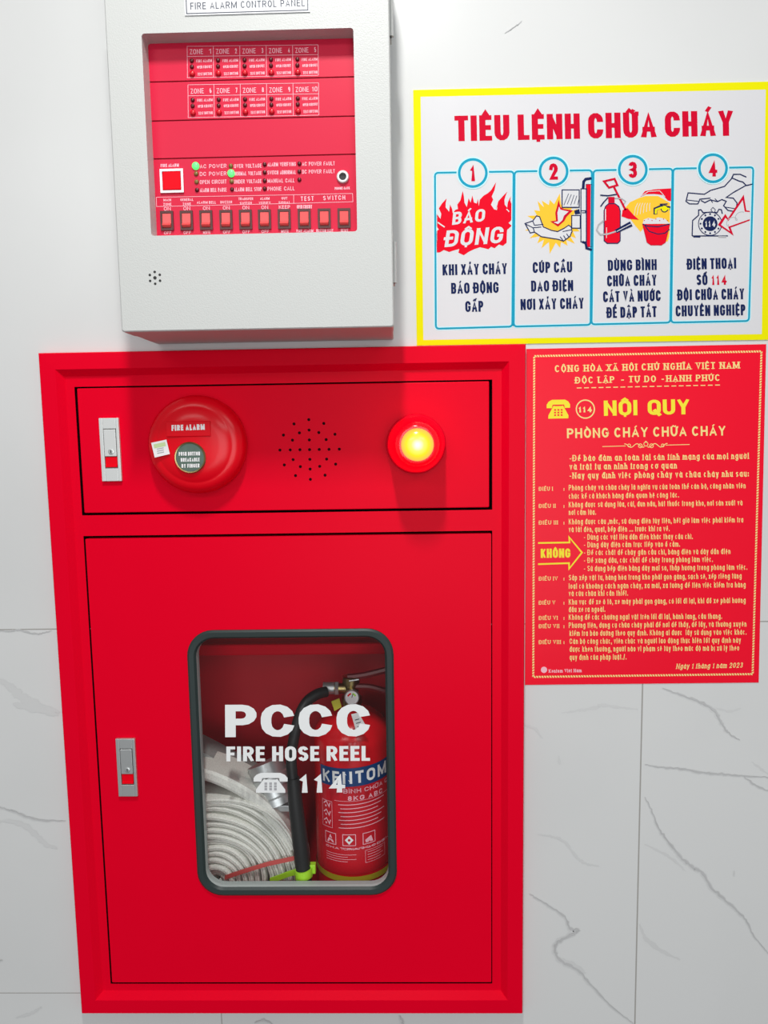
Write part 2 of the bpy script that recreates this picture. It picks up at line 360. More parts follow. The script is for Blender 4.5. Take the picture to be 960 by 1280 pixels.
class Art:
    """flat print on a surface: every shape goes through self.map(x, y, layer) to a place in the room"""
    def __init__(s, fn, mats): s.fn = fn; s.mats = mats; s.mb = MB(); s.k = 0
    def mi(s, m):
        if m not in s.mats: s.mats.append(m)
        return s.mats.index(m)
    def poly(s, pts, m, layer=0): s.mb.poly([s.fn(x, y, layer) for x, y in pts], s.mi(m))
    def line(s, pts, t, m, layer=0):
        for qd in ribbon(pts, t):
            s.k = (s.k + 1) % 8; s.mb.poly([s.fn(p[0], p[1], layer + .1 * s.k) for p in qd], s.mi(m))
    def disc(s, x, y, r, m, layer=0, n=28): s.poly([(x + r * math.cos(2 * PI * k / n), y + r * math.sin(2 * PI * k / n)) for k in range(n)], m, layer)
    def circle(s, x, y, r, t, m, layer=0, n=36):
        p = [(x + r * math.cos(2 * PI * k / n), y + r * math.sin(2 * PI * k / n)) for k in range(n)]; s.line(p + [p[0]], t, m, layer)
    def text(s, txt, p0, p1, h, t, m, layer=0, style='cond', ty=None, shear=0, serif=0, gap=.16, space=.34, up=-1):
        g = GL[style]; ty = ty or t; q = t / ty; items = []
        for ch in txt:
            if ch == ' ': items.append((ch, None, [])); continue
            if ch in 'Đđ': base, ms = ch, []
            else: dd = unicodedata.normalize('NFD', ch); base, ms = dd[0], list(dd[1:])
            tv = 1 if (base.isupper() or base.isdigit() or base == 'Đ') else .70
            if base == 'i' and ms: base = 'ı'
            items.append((base, g.get(base), ms, tv))
        L = math.hypot(p1[0] - p0[0], p1[1] - p0[1]); fx = 0; un = 0
        for k, it in enumerate(items):
            if it[0] == ' ': un += space
            else:
                if it[1][0] == 0: fx += t
                else: un += it[1][0]
                if k < len(items) - 1: un += gap
        sc = max((L - fx) / max(un, 1e-6), .01) if un else h
        ex, ey = (p1[0] - p0[0]) / L, (p1[1] - p0[1]) / L
        nx, ny = (ey, -ex) if up < 0 else (-ey, ex)
        cur = 0
        for it in items:
            if it[0] == ' ': cur += space * sc; continue
            w = it[1][0] * sc if it[1][0] else t
            tt = min(t, w) if it[1][0] else t
            def loc(u, v): return (cur + tt / 2 + u * (w - tt), (ty / 2 + v * (h - ty)) * q)
            if it[1][0] == 0:
                def loc(u, v): return (cur + t / 2 + (u - .5) * h * .5, (ty / 2 + v * (h - ty)) * q)
            strokes = [(st, 1.0) for st in it[1][1]] + [(st, .62) for st in marks_for(it[2], it[3])]
            for st, f in strokes:
                pts = [loc(*p) for p in st]; quads = ribbon(pts, t * f, (0 if it[0] in 'CGSces3569' else .5) if f == 1.0 else .2)
                if f == 1.0 and it[3] == 1 and it[0] not in 'Q,JĐ':
                    quads = [[Vector((min(max(p[0], cur), cur + max(w, t)), min(max(p[1], 0), h * q))) for p in qd] for qd in quads]
                if serif and f == 1.0:
                    for e_, nb in ((0, 1), (-1, -2)):
                        u, v = st[e_]; u2, v2 = st[nb]
                        if (abs(v) < .02 or abs(v - 1) < .02 or abs(v - .7) < .02) and abs(v - v2) > .25:
                            cx, cy = loc(u, v); hw = t * serif; th = t * .28
                            quads.append([Vector((cx - hw, cy - th)), Vector((cx + hw, cy - th)), Vector((cx + hw, cy + th)), Vector((cx - hw, cy + th))])
                for qd in quads:
                    vs = []; s.k = (s.k + 1) % 8
                    for p in qd:
                        a, b = p[0] + shear * p[1] / q, p[1] / q
                        vs.append(s.fn(p0[0] + ex * a + nx * b, p0[1] + ey * a + ny * b, layer + .1 * s.k))
                    s.mb.poly(vs, s.mi(m))
            cur += w + gap * sc
    def phone(s, x0, x1, y0, y1, m, dots, layer=0, skew=0):
        f = lambda u, v: (x0 + u * (x1 - x0), y0 + (1 - v) * (y1 - y0) + skew * u)
        hs = [(0, .56), (0, .74), (.08, .90), (.22, 1), (.78, 1), (.92, .90), (1, .74), (1, .56), (.77, .56), (.75, .74), (.25, .74), (.23, .56)]
        bd = [(.30, .69), (.36, .66), (.64, .66), (.70, .69), (.93, .16), (.93, 0), (.07, 0), (.07, .16)]
        s.poly([f(*p) for p in hs], m, layer); s.poly([f(*p) for p in bd], m, layer + .1)
        w = (x1 - x0)
        for i in range(3):
            for j in range(3):
                cx, cy = f(.36 + .14 * i, .46 - .14 * j)
                s.poly([(cx - .04 * w, cy - .035 * w), (cx + .04 * w, cy - .035 * w), (cx + .04 * w, cy + .035 * w), (cx - .04 * w, cy + .035 * w)], dots, layer + 1)
    def build(s, name, parent):
        v = s.mb.v
        for i, f in enumerate(s.mb.f):                # all print faces the room
            nrm = Vector((0, 0, 0))
            for a, b in zip(f, f[1:] + f[:1]):
                p, q = v[a], v[b]; nrm += Vector(((p.y - q.y) * (p.z + q.z), (p.z - q.z) * (p.x + q.x), (p.x - q.x) * (p.y + q.y)))
            if nrm.y > 0: s.mb.f[i] = f[::-1]
        return s.mb.build(name, s.mats, parent)
def sheet(d, step=1e-4): return lambda x, y, k: at(x, y, d + k * step)

# ================================================================== THE WALL
ox0, ox1, oz0, oz1 = .022, .578, .022, .864
w = MB()
w.box(-2.2, ox0, 0, .03, -1.6, 2.5); w.box(ox1, 3.0, 0, .03, -1.6, 2.5)
w.box(ox0, ox1, 0, .03, -1.6, oz0); w.box(ox0, ox1, 0, .03, oz1, 2.5)
wall = tag(w.build('wall_back', 'marble'), kind='structure')
g = MB()
for x0, x1, z0, z1 in ((-2.2, 3, .5335, .5350), (.7535, .7553, -1.6, .5335), (-2.2, .0, .0205, .0216), (.1880, .1893, -1.6, .0)):
    g.box(x0, x1, -.00012, .001, z0, z1)
tag(g.build('grout_joint', 'grout', wall), 'thin grey joints between the marble tiles')
VN = [0]
def vein(mb, pts, wd, mi):
    VN[0] += 1; base_ = VN[0] * 1.2e-5
    P = catmull([(x, y, 0) for x, y in pts], 9); n = len(P)
    P = [p + Vector((random.gauss(0, .42), random.gauss(0, .42), 0)) for p in P]
    ph = random.random() * 6
    def strip(wmul, m_, dep, off):
        W = [wmul * wd * (.22 + .78 * math.sin(PI * (i + .5) / n)) * (.62 + .5 * math.sin(i * .55 + ph) ** 2 + .25 * random.random()) for i in range(n)]
        L, R = [], []
        for i in range(n):
            d = P[min(i + 1, n - 1)] - P[max(i - 1, 0)]
            nn = Vector((-d.y, d.x, 0)); nn = nn.normalized() if nn.length > 1e-6 else Vector((0, 1, 0))
            L.append(P[i] + nn * (W[i] / 2 + off)); R.append(P[i] - nn * (W[i] / 2 - off))
        for i in range(n - 1): mb.poly([at(p.x, p.y, dep + base_ + 2e-6 * (i % 4)) for p in (L[i], L[i + 1], R[i + 1], R[i])], m_)
    strip(2.3, 0, .0001, .25 * wd)
    if mi: strip(.95, 1, .00064, 0)
vm = MB()
for pts, wd, mi in (
    ([(828, 860), (850, 868), (872, 876), (892, 887), (900, 900), (910, 915), (925, 925)], 2.6, 1),
    ([(895, 885), (912, 889), (926, 885)], 1.3, 0),
    ([(702, 891), (722, 888), (745, 884), (752, 881), (775, 884), (798, 886)], 1.8, 0),
    ([(806, 955), (825, 959), (850, 961), (880, 966), (905, 968), (930, 970), (965, 972)], 1.8, 1),
    ([(930, 971), (945, 982), (962, 989)], 1.6, 1), ([(940, 952), (950, 960), (962, 968)], 1.2, 0),
    ([(806, 996), (815, 1014), (824, 1036), (840, 1058), (855, 1075), (866, 1084), (878, 1091), (892, 1112), (915, 1132), (932, 1150), (944, 1172), (962, 1193)], 2.6, 1),
    ([(806, 1055), (828, 1066), (845, 1077), (858, 1089)], 1.4, 0),
    ([(800, 1155), (808, 1173), (825, 1187), (850, 1199)], 2.2, 0), ([(806, 1174), (820, 1180)], 1.6, 0),
    ([(662, 1117), (680, 1128), (706, 1146), (712, 1160), (722, 1164), (700, 1176), (694, 1186), (700, 1200), (722, 1212), (738, 1230), (762, 1256), (792, 1280)], 2.8, 1),
    ([(700, 1198), (718, 1206), (732, 1216)], 2.6, 0),
    ([(672, 1043), (690, 1045), (706, 1052), (722, 1072), (735, 1080), (750, 1083)], 1.5, 0),
    ([(654, 906), (668, 910), (678, 922)], 1.6, 0), ([(699, 945), (700, 956)], 1.5, 0),
    ([(918, 1088), (918, 1096)], 1.0, 0),
    ([(0, 848), (14, 858), (28, 870), (48, 880), (75, 890)], 5.0, 0), ([(16, 879), (40, 884), (74, 893)], 4.0, 0),
    ([(-6, 1008), (12, 1012), (32, 1020), (54, 1025), (82, 1026)], 1.7, 1),
    ([(-6, 1026), (14, 1026), (32, 1032), (46, 1044), (58, 1055), (72, 1060)], 3.0, 0),
    ([(0, 788), (12, 789), (22, 787), (38, 791), (50, 792), (64, 788)], 1.1, 1),
    ([(500, 1270), (503, 1276), (505, 1285)], 2.2, 1), ([(318, 1279), (330, 1276), (340, 1280)], 2.4, 1),
    ([(631, 41), (642, 34), (652, 26)], .7, 1),
    ([(-4, 1201), (3, 1201)], 1.2, 1), ([(20, 1272), (40, 1266), (52, 1258)], 1.4, 0),
    ([(-160, 300), (-90, 340), (-40, 420)], 3, 0), ([(1010, 620), (1080, 700), (1180, 760)], 4, 1), ([(1000, 1010), (1060, 1100), (1150, 1180)], 4, 0)):
    vein(vm, pts, wd, mi)
tag(vm.build('marble_vein', ['vein', 'veind'], wall), 'grey veins running through the white marble')

# ================================================================== FIRE HOSE CABINET
CX, CZ = .6, .886
cab = thing('fire_hose_cabinet', (.3, 0, 0), 'large red fire hose cabinet with glazed door set in the wall', 'cabinet')
def loop(i): return [(i, i), (CX - i, i), (CX - i, CZ - i), (i, CZ - i)]
fr = MB()
def band(i0, d0, i1, d1, mi=0):
    a, b = loop(i0), loop(i1)
    fr.ring([Vector((x, -d0, z)) for x, z in a], [Vector((x, -d1, z)) for x, z in b], mi)
band(0, .0001, 0, .0105); band(0, .0105, .0012, .0123); band(.0012, .0123, .0205, .0127); band(.0205, .0127, .0285, .0045)
# inner level with two openings
dx0, dx1 = .0395, .5600
ua, ub = .6830, .8445; la, lb = .0385, .6565
i = .0285; D = .0045
for x0, x1, z0, z1 in ((i, dx0, i, CZ - i), (dx1, CX - i, i, CZ - i), (dx0, dx1, i, la), (dx0, dx1, lb, ua), (dx0, dx1, ub, CZ - i)):
    fr.add([(x0, -D, z0), (x1, -D, z0), (x1, -D, z1), (x0, -D, z1)], [(0, 1, 2, 3)])
for z0, z1 in ((la, lb), (ua, ub)):                     # returns of the openings
    a = [(dx0, z0), (dx1, z0), (dx1, z1), (dx0, z1)]
    fr.ring(lift(a, D), lift(a, -.022), 1)
    b = [(dx0 + .012, z0 + .012), (dx1 - .012, z0 + .012), (dx1 - .012, z1 - .012), (dx0 + .012, z1 - .012)]
    fr.ring(lift(a, -.014), lift(b, -.014), 1)
fr.build('frame', ['red', 'gap'], cab, bevel=0)
ib = MB()
bx0, bx1, bz0, bz1, by = ox0 + .003, ox1 - .003, oz0 + .003, oz1 - .003, .20
ib.add([(bx0, .001, bz0), (bx1, .001, bz0), (bx1, .001, bz1), (bx0, .001, bz1), (bx0, by, bz0), (bx1, by, bz0), (bx1, by, bz1), (bx0, by, bz1)],
       [(4, 5, 6, 7), (0, 4, 7, 3), (1, 2, 6, 5), (0, 1, 5, 4), (3, 7, 6, 2)])
ib.box(bx0, bx1, .02, by, .664, .668)
tag(ib.build('interior', 'red_in', cab), 'dark red inside of the cabinet')
rl = MB(); rl.box(bx0, bx1, .150, .162, .4490, .4665)
tag(rl.build('rail', 'red', cab, bevel=.003), 'red rail across the back inside')

DF = .0062                                              # door face
upd = MB(); upd.prism(lift(rrect(.0432, .5560, .6862, .8425, .0012, 2), DF), lift(rrect(.0432, .5560, .6862, .8425, .0012, 2), -.012))
updoor = tag(upd.build('alarm_door', 'red', cab, bevel=.0009), 'long red upper door that carries the alarm devices')
# loudspeaker holes
sp = MB(); sc = at(387, 562, DF)
for rr, cnt, off in ((0, 1, 0), (.0121, 4, 0), (.0243, 12, 0), (.0372, 12, 0)):
    for k in range(cnt):
        a = 2 * PI * k / cnt + off
        sp.cyl((sc.x + rr * math.cos(a), -DF - .0002, sc.z + rr * math.sin(a)), (0, 1, 0), .0019, .001, 10)
tag(sp.build('speaker_grille', 'gap', updoor), 'round pattern of small black speaker holes')

gx0, gx1, gz0, gz1 = .1668, .4332, .1690, .5325           # window: outer edge of the rubber
dl = MB(); o_ = rrect(.0425, .5585, .0418, .6530, .0012, 6); i_ = rrect(gx0 + .004, gx1 - .004, gz0 + .004, gz1 - .004, .030, 6)
dl.ring(lift(o_, DF), lift(i_, DF)); dl.ring(lift(i_, DF), lift(i_, -.010)); dl.ring(lift(o_, DF), lift(o_, -.012)); dl.ring(lift(o_, -.012), lift(i_, -.010))
door = tag(dl.build('door', 'red', cab), 'tall red lower door with a rounded window')
gk = MB(); g0 = rrect(gx0, gx1, gz0, gz1, .034, 8); g1 = rrect(gx0 + .0025, gx1 - .0025, gz0 + .0025, gz1 - .0025, .032, 8)
g2 = rrect(gx0 + .0085, gx1 - .0085, gz0 + .0085, gz1 - .0085, .027, 8); g3 = rrect(gx0 + .0112, gx1 - .0112, gz0 + .0112, gz1 - .0112, .024, 8)
gk.ring(lift(g0, DF - .0004), lift(g0, DF + .0022)); gk.ring(lift(g0, DF + .0022), lift(g1, DF + .0040)); gk.ring(lift(g1, DF + .0040), lift(g2, DF + .0036)); gk.ring(lift(g2, DF + .0036), lift(g3, DF + .0002)); gk.ring(lift(g3, DF + .0002), lift(g3, -.006), 1)
M['seal_lit'] = mat('lit_seal_lip', (.42, .47, .46), .45)  # lit inner lip of the dark seal, painted pale grey
tag(gk.build('gasket', ['rubber', 'seal_lit'], door, smooth=True), 'dark rubber seal around the window')
gp = MB(); gg = rrect(gx0 + .010, gx1 - .010, gz0 + .010, gz1 - .010, .024, 6)
gp.poly(lift(gg, DF - .0044))
tag(gp.build('glass_pane', 'glass', door), 'clear glass with white lettering')
GA = Art(sheet(DF - .0042), ['white'])
GA.text('PCCC', (281.5, 921.5), (463, 920.5), 40.5, 13.2, 'white', 0, 'mid', ty=8.2, gap=.075)
GA.text('FIRE HOSE REEL', (283, 951.8), (462.5, 951.0), 18.6, 5.0, 'white', 0, 'cond', ty=3.6, gap=.11, space=.3)
GA.phone(317, 359.5, 966, 991, 'white', 'midgrey', 0)
GA.text('114', (374, 991), (431.5, 990.5), 23.5, 7.2, 'white', 0, 'cond', ty=4.6, gap=.2)
GA.build('lettering', door)

def latch(x0, x1, z0, z1, body, label):
    lm = MB(); cx = (x0 + x1) / 2; W = x1 - x0; H = z1 - z0
    hx0, hx1 = x0 + W * .19, x1 - W * .15
    zb, zt = z0 + H * .205, z0 + H * .83
    lm.box(x0, hx0, -.0105, -DF, z0, z1); lm.box(hx1, x1, -.0105, -DF, z0, z1); lm.box(hx0, hx1, -.0105, -DF, z0, zb); lm.box(hx0, hx1, -.0105, -DF, zt, z1)
    lm.box(hx0, hx1, -DF - .0006, -DF + .001, zb, zt, 1)
    la_ = tag(lm.build('latch', [body, 'greyd'], cab, bevel=.0006), label)
    lv = MB(); zl = z0 + H * .395
    lv.box(hx0 + .0007, hx1 - .0007, -.0112, -.007, zl, zt - .0007); lv.build('lever', body, la_, bevel=.0006)
    kb = MB(); kx = hx0 + (hx1 - hx0) * .56; kz = zl + H * .075
    kb.lathe([(.0034, 0), (.0034, .0008), (.0024, .0011)], (kx, -.0111, kz), (0, -1, 0), 20); kb.box(kx - .0005, kx + .0005, -.0124, -.0121, kz - .0018, kz + .0018, 1)
    tag(kb.build('keyhole', ['steel', 'black'], la_), 'small round key lock')
    bt = MB(); bt.box(hx0 + .0008, hx1 - .0008, -.0098, -.0068, zb + .0012, zl - .0005); bt.box(hx0 + .0008, hx1 - .0008, -.0106, -.0068, zb + .0012, zb + .0040)
    tag(bt.build('release_button', 'redbtn', la_, bevel=.0004), 'red push button of the latch')
latch(.0700, .0947, .7263, .8052, 'silver', 'bright silver latch on the upper door')
latch(.0678, .0931, .3100, .3892, 'steel', 'grey steel latch on the lower door')

# ================================================================== CALL POINT
bc = at(243, 556, .02); bc = Vector((.1945, -DF, .7705))
call = thing('fire_alarm_call_point', tuple(bc), 'round red fire alarm call point with a small push window', 'fire alarm')
b = MB(); b.lathe([(.0600, 0), (.0605, .004), (.0605, .012), (.0596, .0165), (.057, .0205), (.0525, .0232), (.0475, .0245), (.0455, .0246), (.0448, .0252), (.030, .0268), (.012, .0276), (.0001, .0278)], bc, (0, -1, 0), 72)
body = b.build('dome', 'bell', call, smooth=True)
s0 = at(207.5, 527, .0325); s1 = at(264, 545.5, .0325)
ns = MB(); ns.box(s0.x, s1.x, -DF - .0288, -DF - .022, s1.z, s0.z)
nst = ns.build('name_strip', 'bell', call, bevel=.0012)
NA = Art(sheet(DF + .0290), ['whitef']); NA.text('FIRE ALARM', (214.5, 538.5), (256, 537.2), 7.2, 1.9, 'whitef', 0, 'cond', gap=.14, space=.3); NA.build('lettering', nst)
wc = at(237.5, 572, .035)
pw = MB(); pw.lathe([(.0192, 0), (.0192, .0045), (.0184, .0054), (.0172, .0050)], (wc.x, -DF - .0245, wc.z), (0, -1, 0), 40, False, 0); pw.cyl((wc.x, -DF - .0255, wc.z), (0, -1, 0), .0175, .0034, 40, 1)
M['pushface'] = mat('grey_green_push_face', (.10, .155, .125), .25, .5, noise=.25, nscale=120)
pwo = tag(pw.build('push_window', ['brass', 'pushface'], call, smooth=True), 'grey green push window with white words')
PA = Art(sheet(DF + .0291), ['whitef'])
for tx, y, x0, x1 in (('PUSH BUTTON', 569.5, 223.5, 250), ('BREAKABLE', 577, 226, 249.5), ('BY FINGER', 584.5, 227, 249.5)):
    PA.text(tx, (x0, y + .3), (x1, y - .2), 4.8, 1.1, 'whitef', 0, 'cond')
PA.build('lettering', pwo)
stk = MB(); c4 = [(189, 553.5), (208, 549.5), (212.3, 567.5), (193.3, 572)]
stk.prism([at(x, y, DF + .0288) for x, y in c4], [at(x, y, DF + .0270) for x, y in c4])
st = tag(stk.build('sticker', 'whitef', call), 'small white square inspection sticker')
SA = Art(sheet(DF + .0289), ['lime'])
M['palegreen'] = mat('pale_green_print', (.55, .68, .35), .5)
SA.poly([(191.8, 555.5), (206.3, 552.5), (207.5, 557.5), (193, 560.6)], 'palegreen', 0)
for k in range(3): SA.line([(196 + .25 * k, 561.5 + 2.6 * k), (204.5 + .25 * k, 559.8 + 2.6 * k)], 1.2, 'midgrey', .2)
SA.mats[0] = 'palegreen'; SA.build('print', st)

# ================================================================== BEACON
bx = Vector((.4650, -DF, .7668))
bea = thing('alarm_beacon', tuple(bx), 'round red alarm beacon with a glowing yellow lamp', 'alarm light')
q = MB(); q.lathe([(.0362, 0), (.0366, .002), (.0366, .009), (.0358, .0105), (.0345, .011)], bx, (0, -1, 0), 64); q.build('base', 'red', bea, smooth=True)
q = MB(); q.lathe([(.0345, .0105), (.0340, .018), (.0305, .040), (.0272, .058), (.0252, .0625), (.0215, .0645), (.0190, .0640)], bx, (0, -1, 0), 64); q.build('lens', 'lens', bea, smooth=True)
ll = Vector((bx.x, -DF - .0615, bx.z))
q = MB(); q.lathe([(.0192, -.002), (.0190, .003), (.0176, .0055), (.0140, .0080), (.0090, .0098), (.0040, .0105), (.0002, .0107)], ll, (0, -1, 0), 48)
tag(q.build('lamp', 'glow', bea, smooth=True, loc=ll), 'glowing yellow lamp at the centre')

# ================================================================== FIRE ALARM CONTROL PANEL
px0, px1, pz0, pz1, pf = .1440, .4398, .8945, 1.335, .1146
pan = thing('fire_alarm_control_panel', ((px0 + px1) / 2, 0, pz0), 'light grey wall box with red zone faceplate above the red cabinet', 'alarm panel')
hb = MB(); hb.box(px0 + .0008, px1 - .0008, -.090, -.0002, pz0 + .0006, pz1 - .0006)
hb.build('housing', 'grey', pan, bevel=.002)
wx0, wx1, wz0, wz1 = .1815, .4023, .9946, 1.1980
lo = rrect(px0, px1, pz0, pz1, .0025, 3); lo2 = rrect(px0 + .0012, px1 - .0012, pz0 + .0012, pz1 - .0012, .0020, 3); lw = rrect(wx0, wx1, wz0, wz1, .003, 3)
lid = MB(); lid.ring(lift(lo, .080), lift(lo, pf - .0013)); lid.ring(lift(lo, pf - .0013), lift(lo2, pf)); lid.ring(lift(lo2, pf), lift(lw, pf)); lid.ring(lift(lw, pf), lift(lw, .0925)); lid.ring(lift(lo, .080), lift(rrect(px0 + .02, px1 - .02, pz0 + .02, pz1 - .02, .002, 3), .080))
lido = lid.build('cover', 'grey', pan)
gr = MB(); gc = at(193.7, 347.3, pf)
for k in range(7):
    a = 2 * PI * k / 6 + PI / 2; rr = 0 if k == 6 else .0062
    gr.cyl((gc.x + rr * math.cos(a), -pf - .00015, gc.z + rr * math.sin(a)), (0, 1, 0), .0019 if k == 6 else .0014, .001, 12)
tag(gr.build('buzzer_holes', 'black', lido), 'ring of small black buzzer holes')
hg = MB()
for z in (1.225, .968):
    hg = MB(); hg.cyl((px1 + .0012, -.086, z - .022), (0, 0, 1), .0030, .044, 14); hg.box(px1 - .006, px1 + .0018, -.088, -.070, z - .022, z + .022)
    hg.build('hinge', 'grey', pan, smooth=True)
FD = .0950
fp = MB()
zs = [wz1 + .004, 1.1586, 1.1188, 1.0797, wz0 - .004]
grv = .0014
for k in range(4): fp.box(wx0 - .004, wx1 + .004, -FD, -.088, zs[k + 1] + (grv if k < 3 else 0), zs[k])
fp.box(wx0 - .004, wx1 + .004, -FD + .0012, -.0875, wz0 - .004, wz1 + .004, 1)
face = tag(fp.build('faceplate', ['face', 'groove'], pan), 'red faceplate in four strips')
np_ = [(229, -12.5), (387.5, -17.5), (387.5, 14.8), (231.2, 19.5)]
pl = MB(); pl.prism([at(x, y, pf + .0010) for x, y in np_], [at(x, y, pf - .0004) for x, y in np_])
M['plate'] = mat('nameplate_white', (.70, .71, .73), .4)
plo = tag(pl.build('nameplate', 'plate', pan), 'white nameplate with dark capitals at the top')
PL = Art(sheet(pf + .00105), ['ink'])
PL.line([(232.2, -10), (233.4, 17.0), (384.8, 12.5), (384.6, -15)], 1.1, 'ink', 0)
PL.text('FIRE ALARM CONTROL PANEL', (238, 12.0), (381, 7.6), 8.6, 1.05, 'ink', 0, 'round', gap=.2, space=.42)
PL.build('lettering', plo)

FA = Art(sheet(FD + .00015), ['pink'])
def lerp(a, b, t): return a + (b - a) * t
zone = 0
def led_mesh(name, m, rad, h, parent, loc):
    q = MB(); q.lathe([(rad, 0), (rad, h * .5), (rad * .75, h * .85), (rad * .3, h), (.00005, h)], loc, (0, -1, 0), 14, True)
    return q.build(name, m, parent, smooth=True, loc=loc)
protos = {}
def place(name, m, rad, h, px, py, label=None):
    L = at(px, py, FD - .0002)
    key = (name, m)
    if key in protos: o = copy_to(protos[key], pan, L)
    else: o = protos[key] = led_mesh(name, m, rad, h, pan, L)
    if label: o['label'] = label
    return o
xs0 = (233.9, 266.6, 299.7, 332.7, 365.7, 397.6); xs1 = (234.9, 267.4, 300.3, 333.2, 366.2, 398.2)
for row, (yt, yh, yb) in enumerate((((57.9, 56.0), (70.6, 68.3), (97.2, 94.2)), ((106.0, 103.6), (119.8, 117.3), (147.0, 143.9)))):
    xs = xs0 if row == 0 else xs1
    Y = lambda pr, x: lerp(pr[0], pr[1], (x - xs[0]) / (xs[5] - xs[0]))
    for pr in (yt, yh, yb): FA.line([(xs[0], pr[0]), (xs[5], pr[1])], .55, 'pink')
    for x in xs: FA.line([(x, Y(yt, x)), (x + .4, Y(yb, x))], .55, 'pink')
    for k in range(5):
        zone += 1; x = xs[k]
        yb0 = Y(yh, x) - 2.6
        FA.text('ZONE', (x + 3.4, yb0), (x + 20.0, yb0 - .6), 6.3, .8, 'pink', .3, 'cond')
        FA.text(str(zone), (x + (27.2 if zone < 10 else 23.8), yb0 - .8), (x + (29.6 if zone not in (1, 10) else 30.5), yb0 - .9) if zone < 10 else (x + 30.6, yb0 - .9), 6.3, .95, 'pink', .3, 'cond')
        for j, (dy, tx) in enumerate(((5.6, 'FIRE ALARM'), (13.2, 'OPEN CIRCUIT'), (22.0, 'TEST BUTTON'))):
            yy = Y(yh, x) + dy * (1 if row == 0 else .985)
            if j < 2: place('indicator_lamp', 'leddark', .0022, .0022, x + 6.1, yy)
            else: place('test_button', 'ledred', .0031, .003, x + 6.6, yy)
            FA.text(tx, (x + 11.6 + .8 * j, yy + 2.0), (x + 31.0, yy + 1.2), 3.6, .6, 'pink', .3, 'tiny', gap=.2)
# status block
cols = [(244.9, 249.8, 283.2, (207.9, 217.4, 227.5, 237.7), ('AC POWER', 'DC POWER', 'OPEN CIRCUIT', 'ALARM BELL PAUSE')),
        (288.7, 292.6, 327, (207.6, 217.0, 227.0, 236.9), ('OVER VOLTAGE', 'NORMAL VOLTAGE', 'UNDER VOLTAGE', 'ALARM BELL STOP')),
        (331.0, 334.4, 369.8, (205.6, 215.7, 226.0, 236.0), ('ALARM VERIFYING', 'SWITCH ABNORMAL', 'MANUAL CALL', 'PHONE CALL')),
        (374.3, 377.6, 418.6, (204.8, 214.6, 224.8), ('AC POWER FAULT', 'DC POWER FAULT', ''))]
for ci, (lx, t0, t1, ys, txs) in enumerate(cols):
    for j, (y, tx) in enumerate(zip(ys, txs)):
        xx = lx + .5 * j * (ci < 2)
        if (ci, j) in ((0, 0), (1, 1)): place('indicator_lamp', 'ledgreen', .0040, .0032, xx, y, 'lit green power lamp' if ci == 0 else 'lit green voltage lamp')
        else: place('indicator_lamp', 'ledolive' if (ci, j) in ((0, 1), (0, 2), (1, 0), (1, 2)) else 'leddark', .0024, .0022, xx, y)
        if tx:
            e_ = t1 - (4 if tx in ('MANUAL CALL', 'PHONE CALL') else 0) * .4
            FA.text(tx, (t0, y + 2.6), (e_, y + 1.9), 5.0, .72, 'pink', .3, 'cond' if len(tx) > 10 else 'mid', space=.5)
# alarm button with white surround
FA.text('FIRE ALARM', (200.8, 209.0), (223.6, 208.4), 4.0, .9, 'pink', .3, 'cond')
c4 = [(199.3, 211.3), (228.6, 210.4), (229.8, 240.4), (200.6, 241.2)]
ctr = (sum(p[0] for p in c4) / 4, sum(p[1] for p in c4) / 4)
inn = [(ctr[0] + (x - ctr[0]) * .80, ctr[1] + (y - ctr[1]) * .80) for x, y in c4]; inn2 = [(ctr[0] + (x - ctr[0]) * .76, ctr[1] + (y - ctr[1]) * .76) for x, y in c4]
q = MB(); q.ring([at(x, y, FD + .002) for x, y in c4], [at(x, y, FD + .002) for x, y in inn]); q.ring([at(x, y, FD - .0004) for x, y in c4], [at(x, y, FD + .002) for x, y in c4]); q.ring([at(x, y, FD + .002) for x, y in inn], [at(x, y, FD - .0004) for x, y in inn])
tag(q.build('button_surround', 'whitef', pan), 'white square frame')
q = MB(); q.prism([at(x, y, FD + .0026) for x, y in inn2], [at(x, y, FD - .0004) for x, y in inn2]); tag(q.build('alarm_button', 'redbtn', pan, bevel=.0006), 'square bright red alarm push button')
# phone jack
jc = at(428.6, 221.6, FD)
q = MB(); q.lathe([(.0066, 0), (.0066, .0022), (.0058, .0032), (.0040, .0032), (.0036, .0012)], jc, (0, -1, 0), 32, False, 0); q.cyl((jc.x, jc.y, jc.z), (0, -1, 0), .0038, .0011, 24, 1)
tag(q.build('phone_jack', ['silver', 'black'], pan, smooth=True), 'round silver phone jack with a black hole')
FA.text('PHONE JACK', (418.5, 237.3), (437.4, 236.6), 3.4, .75, 'pink', .3, 'tiny')
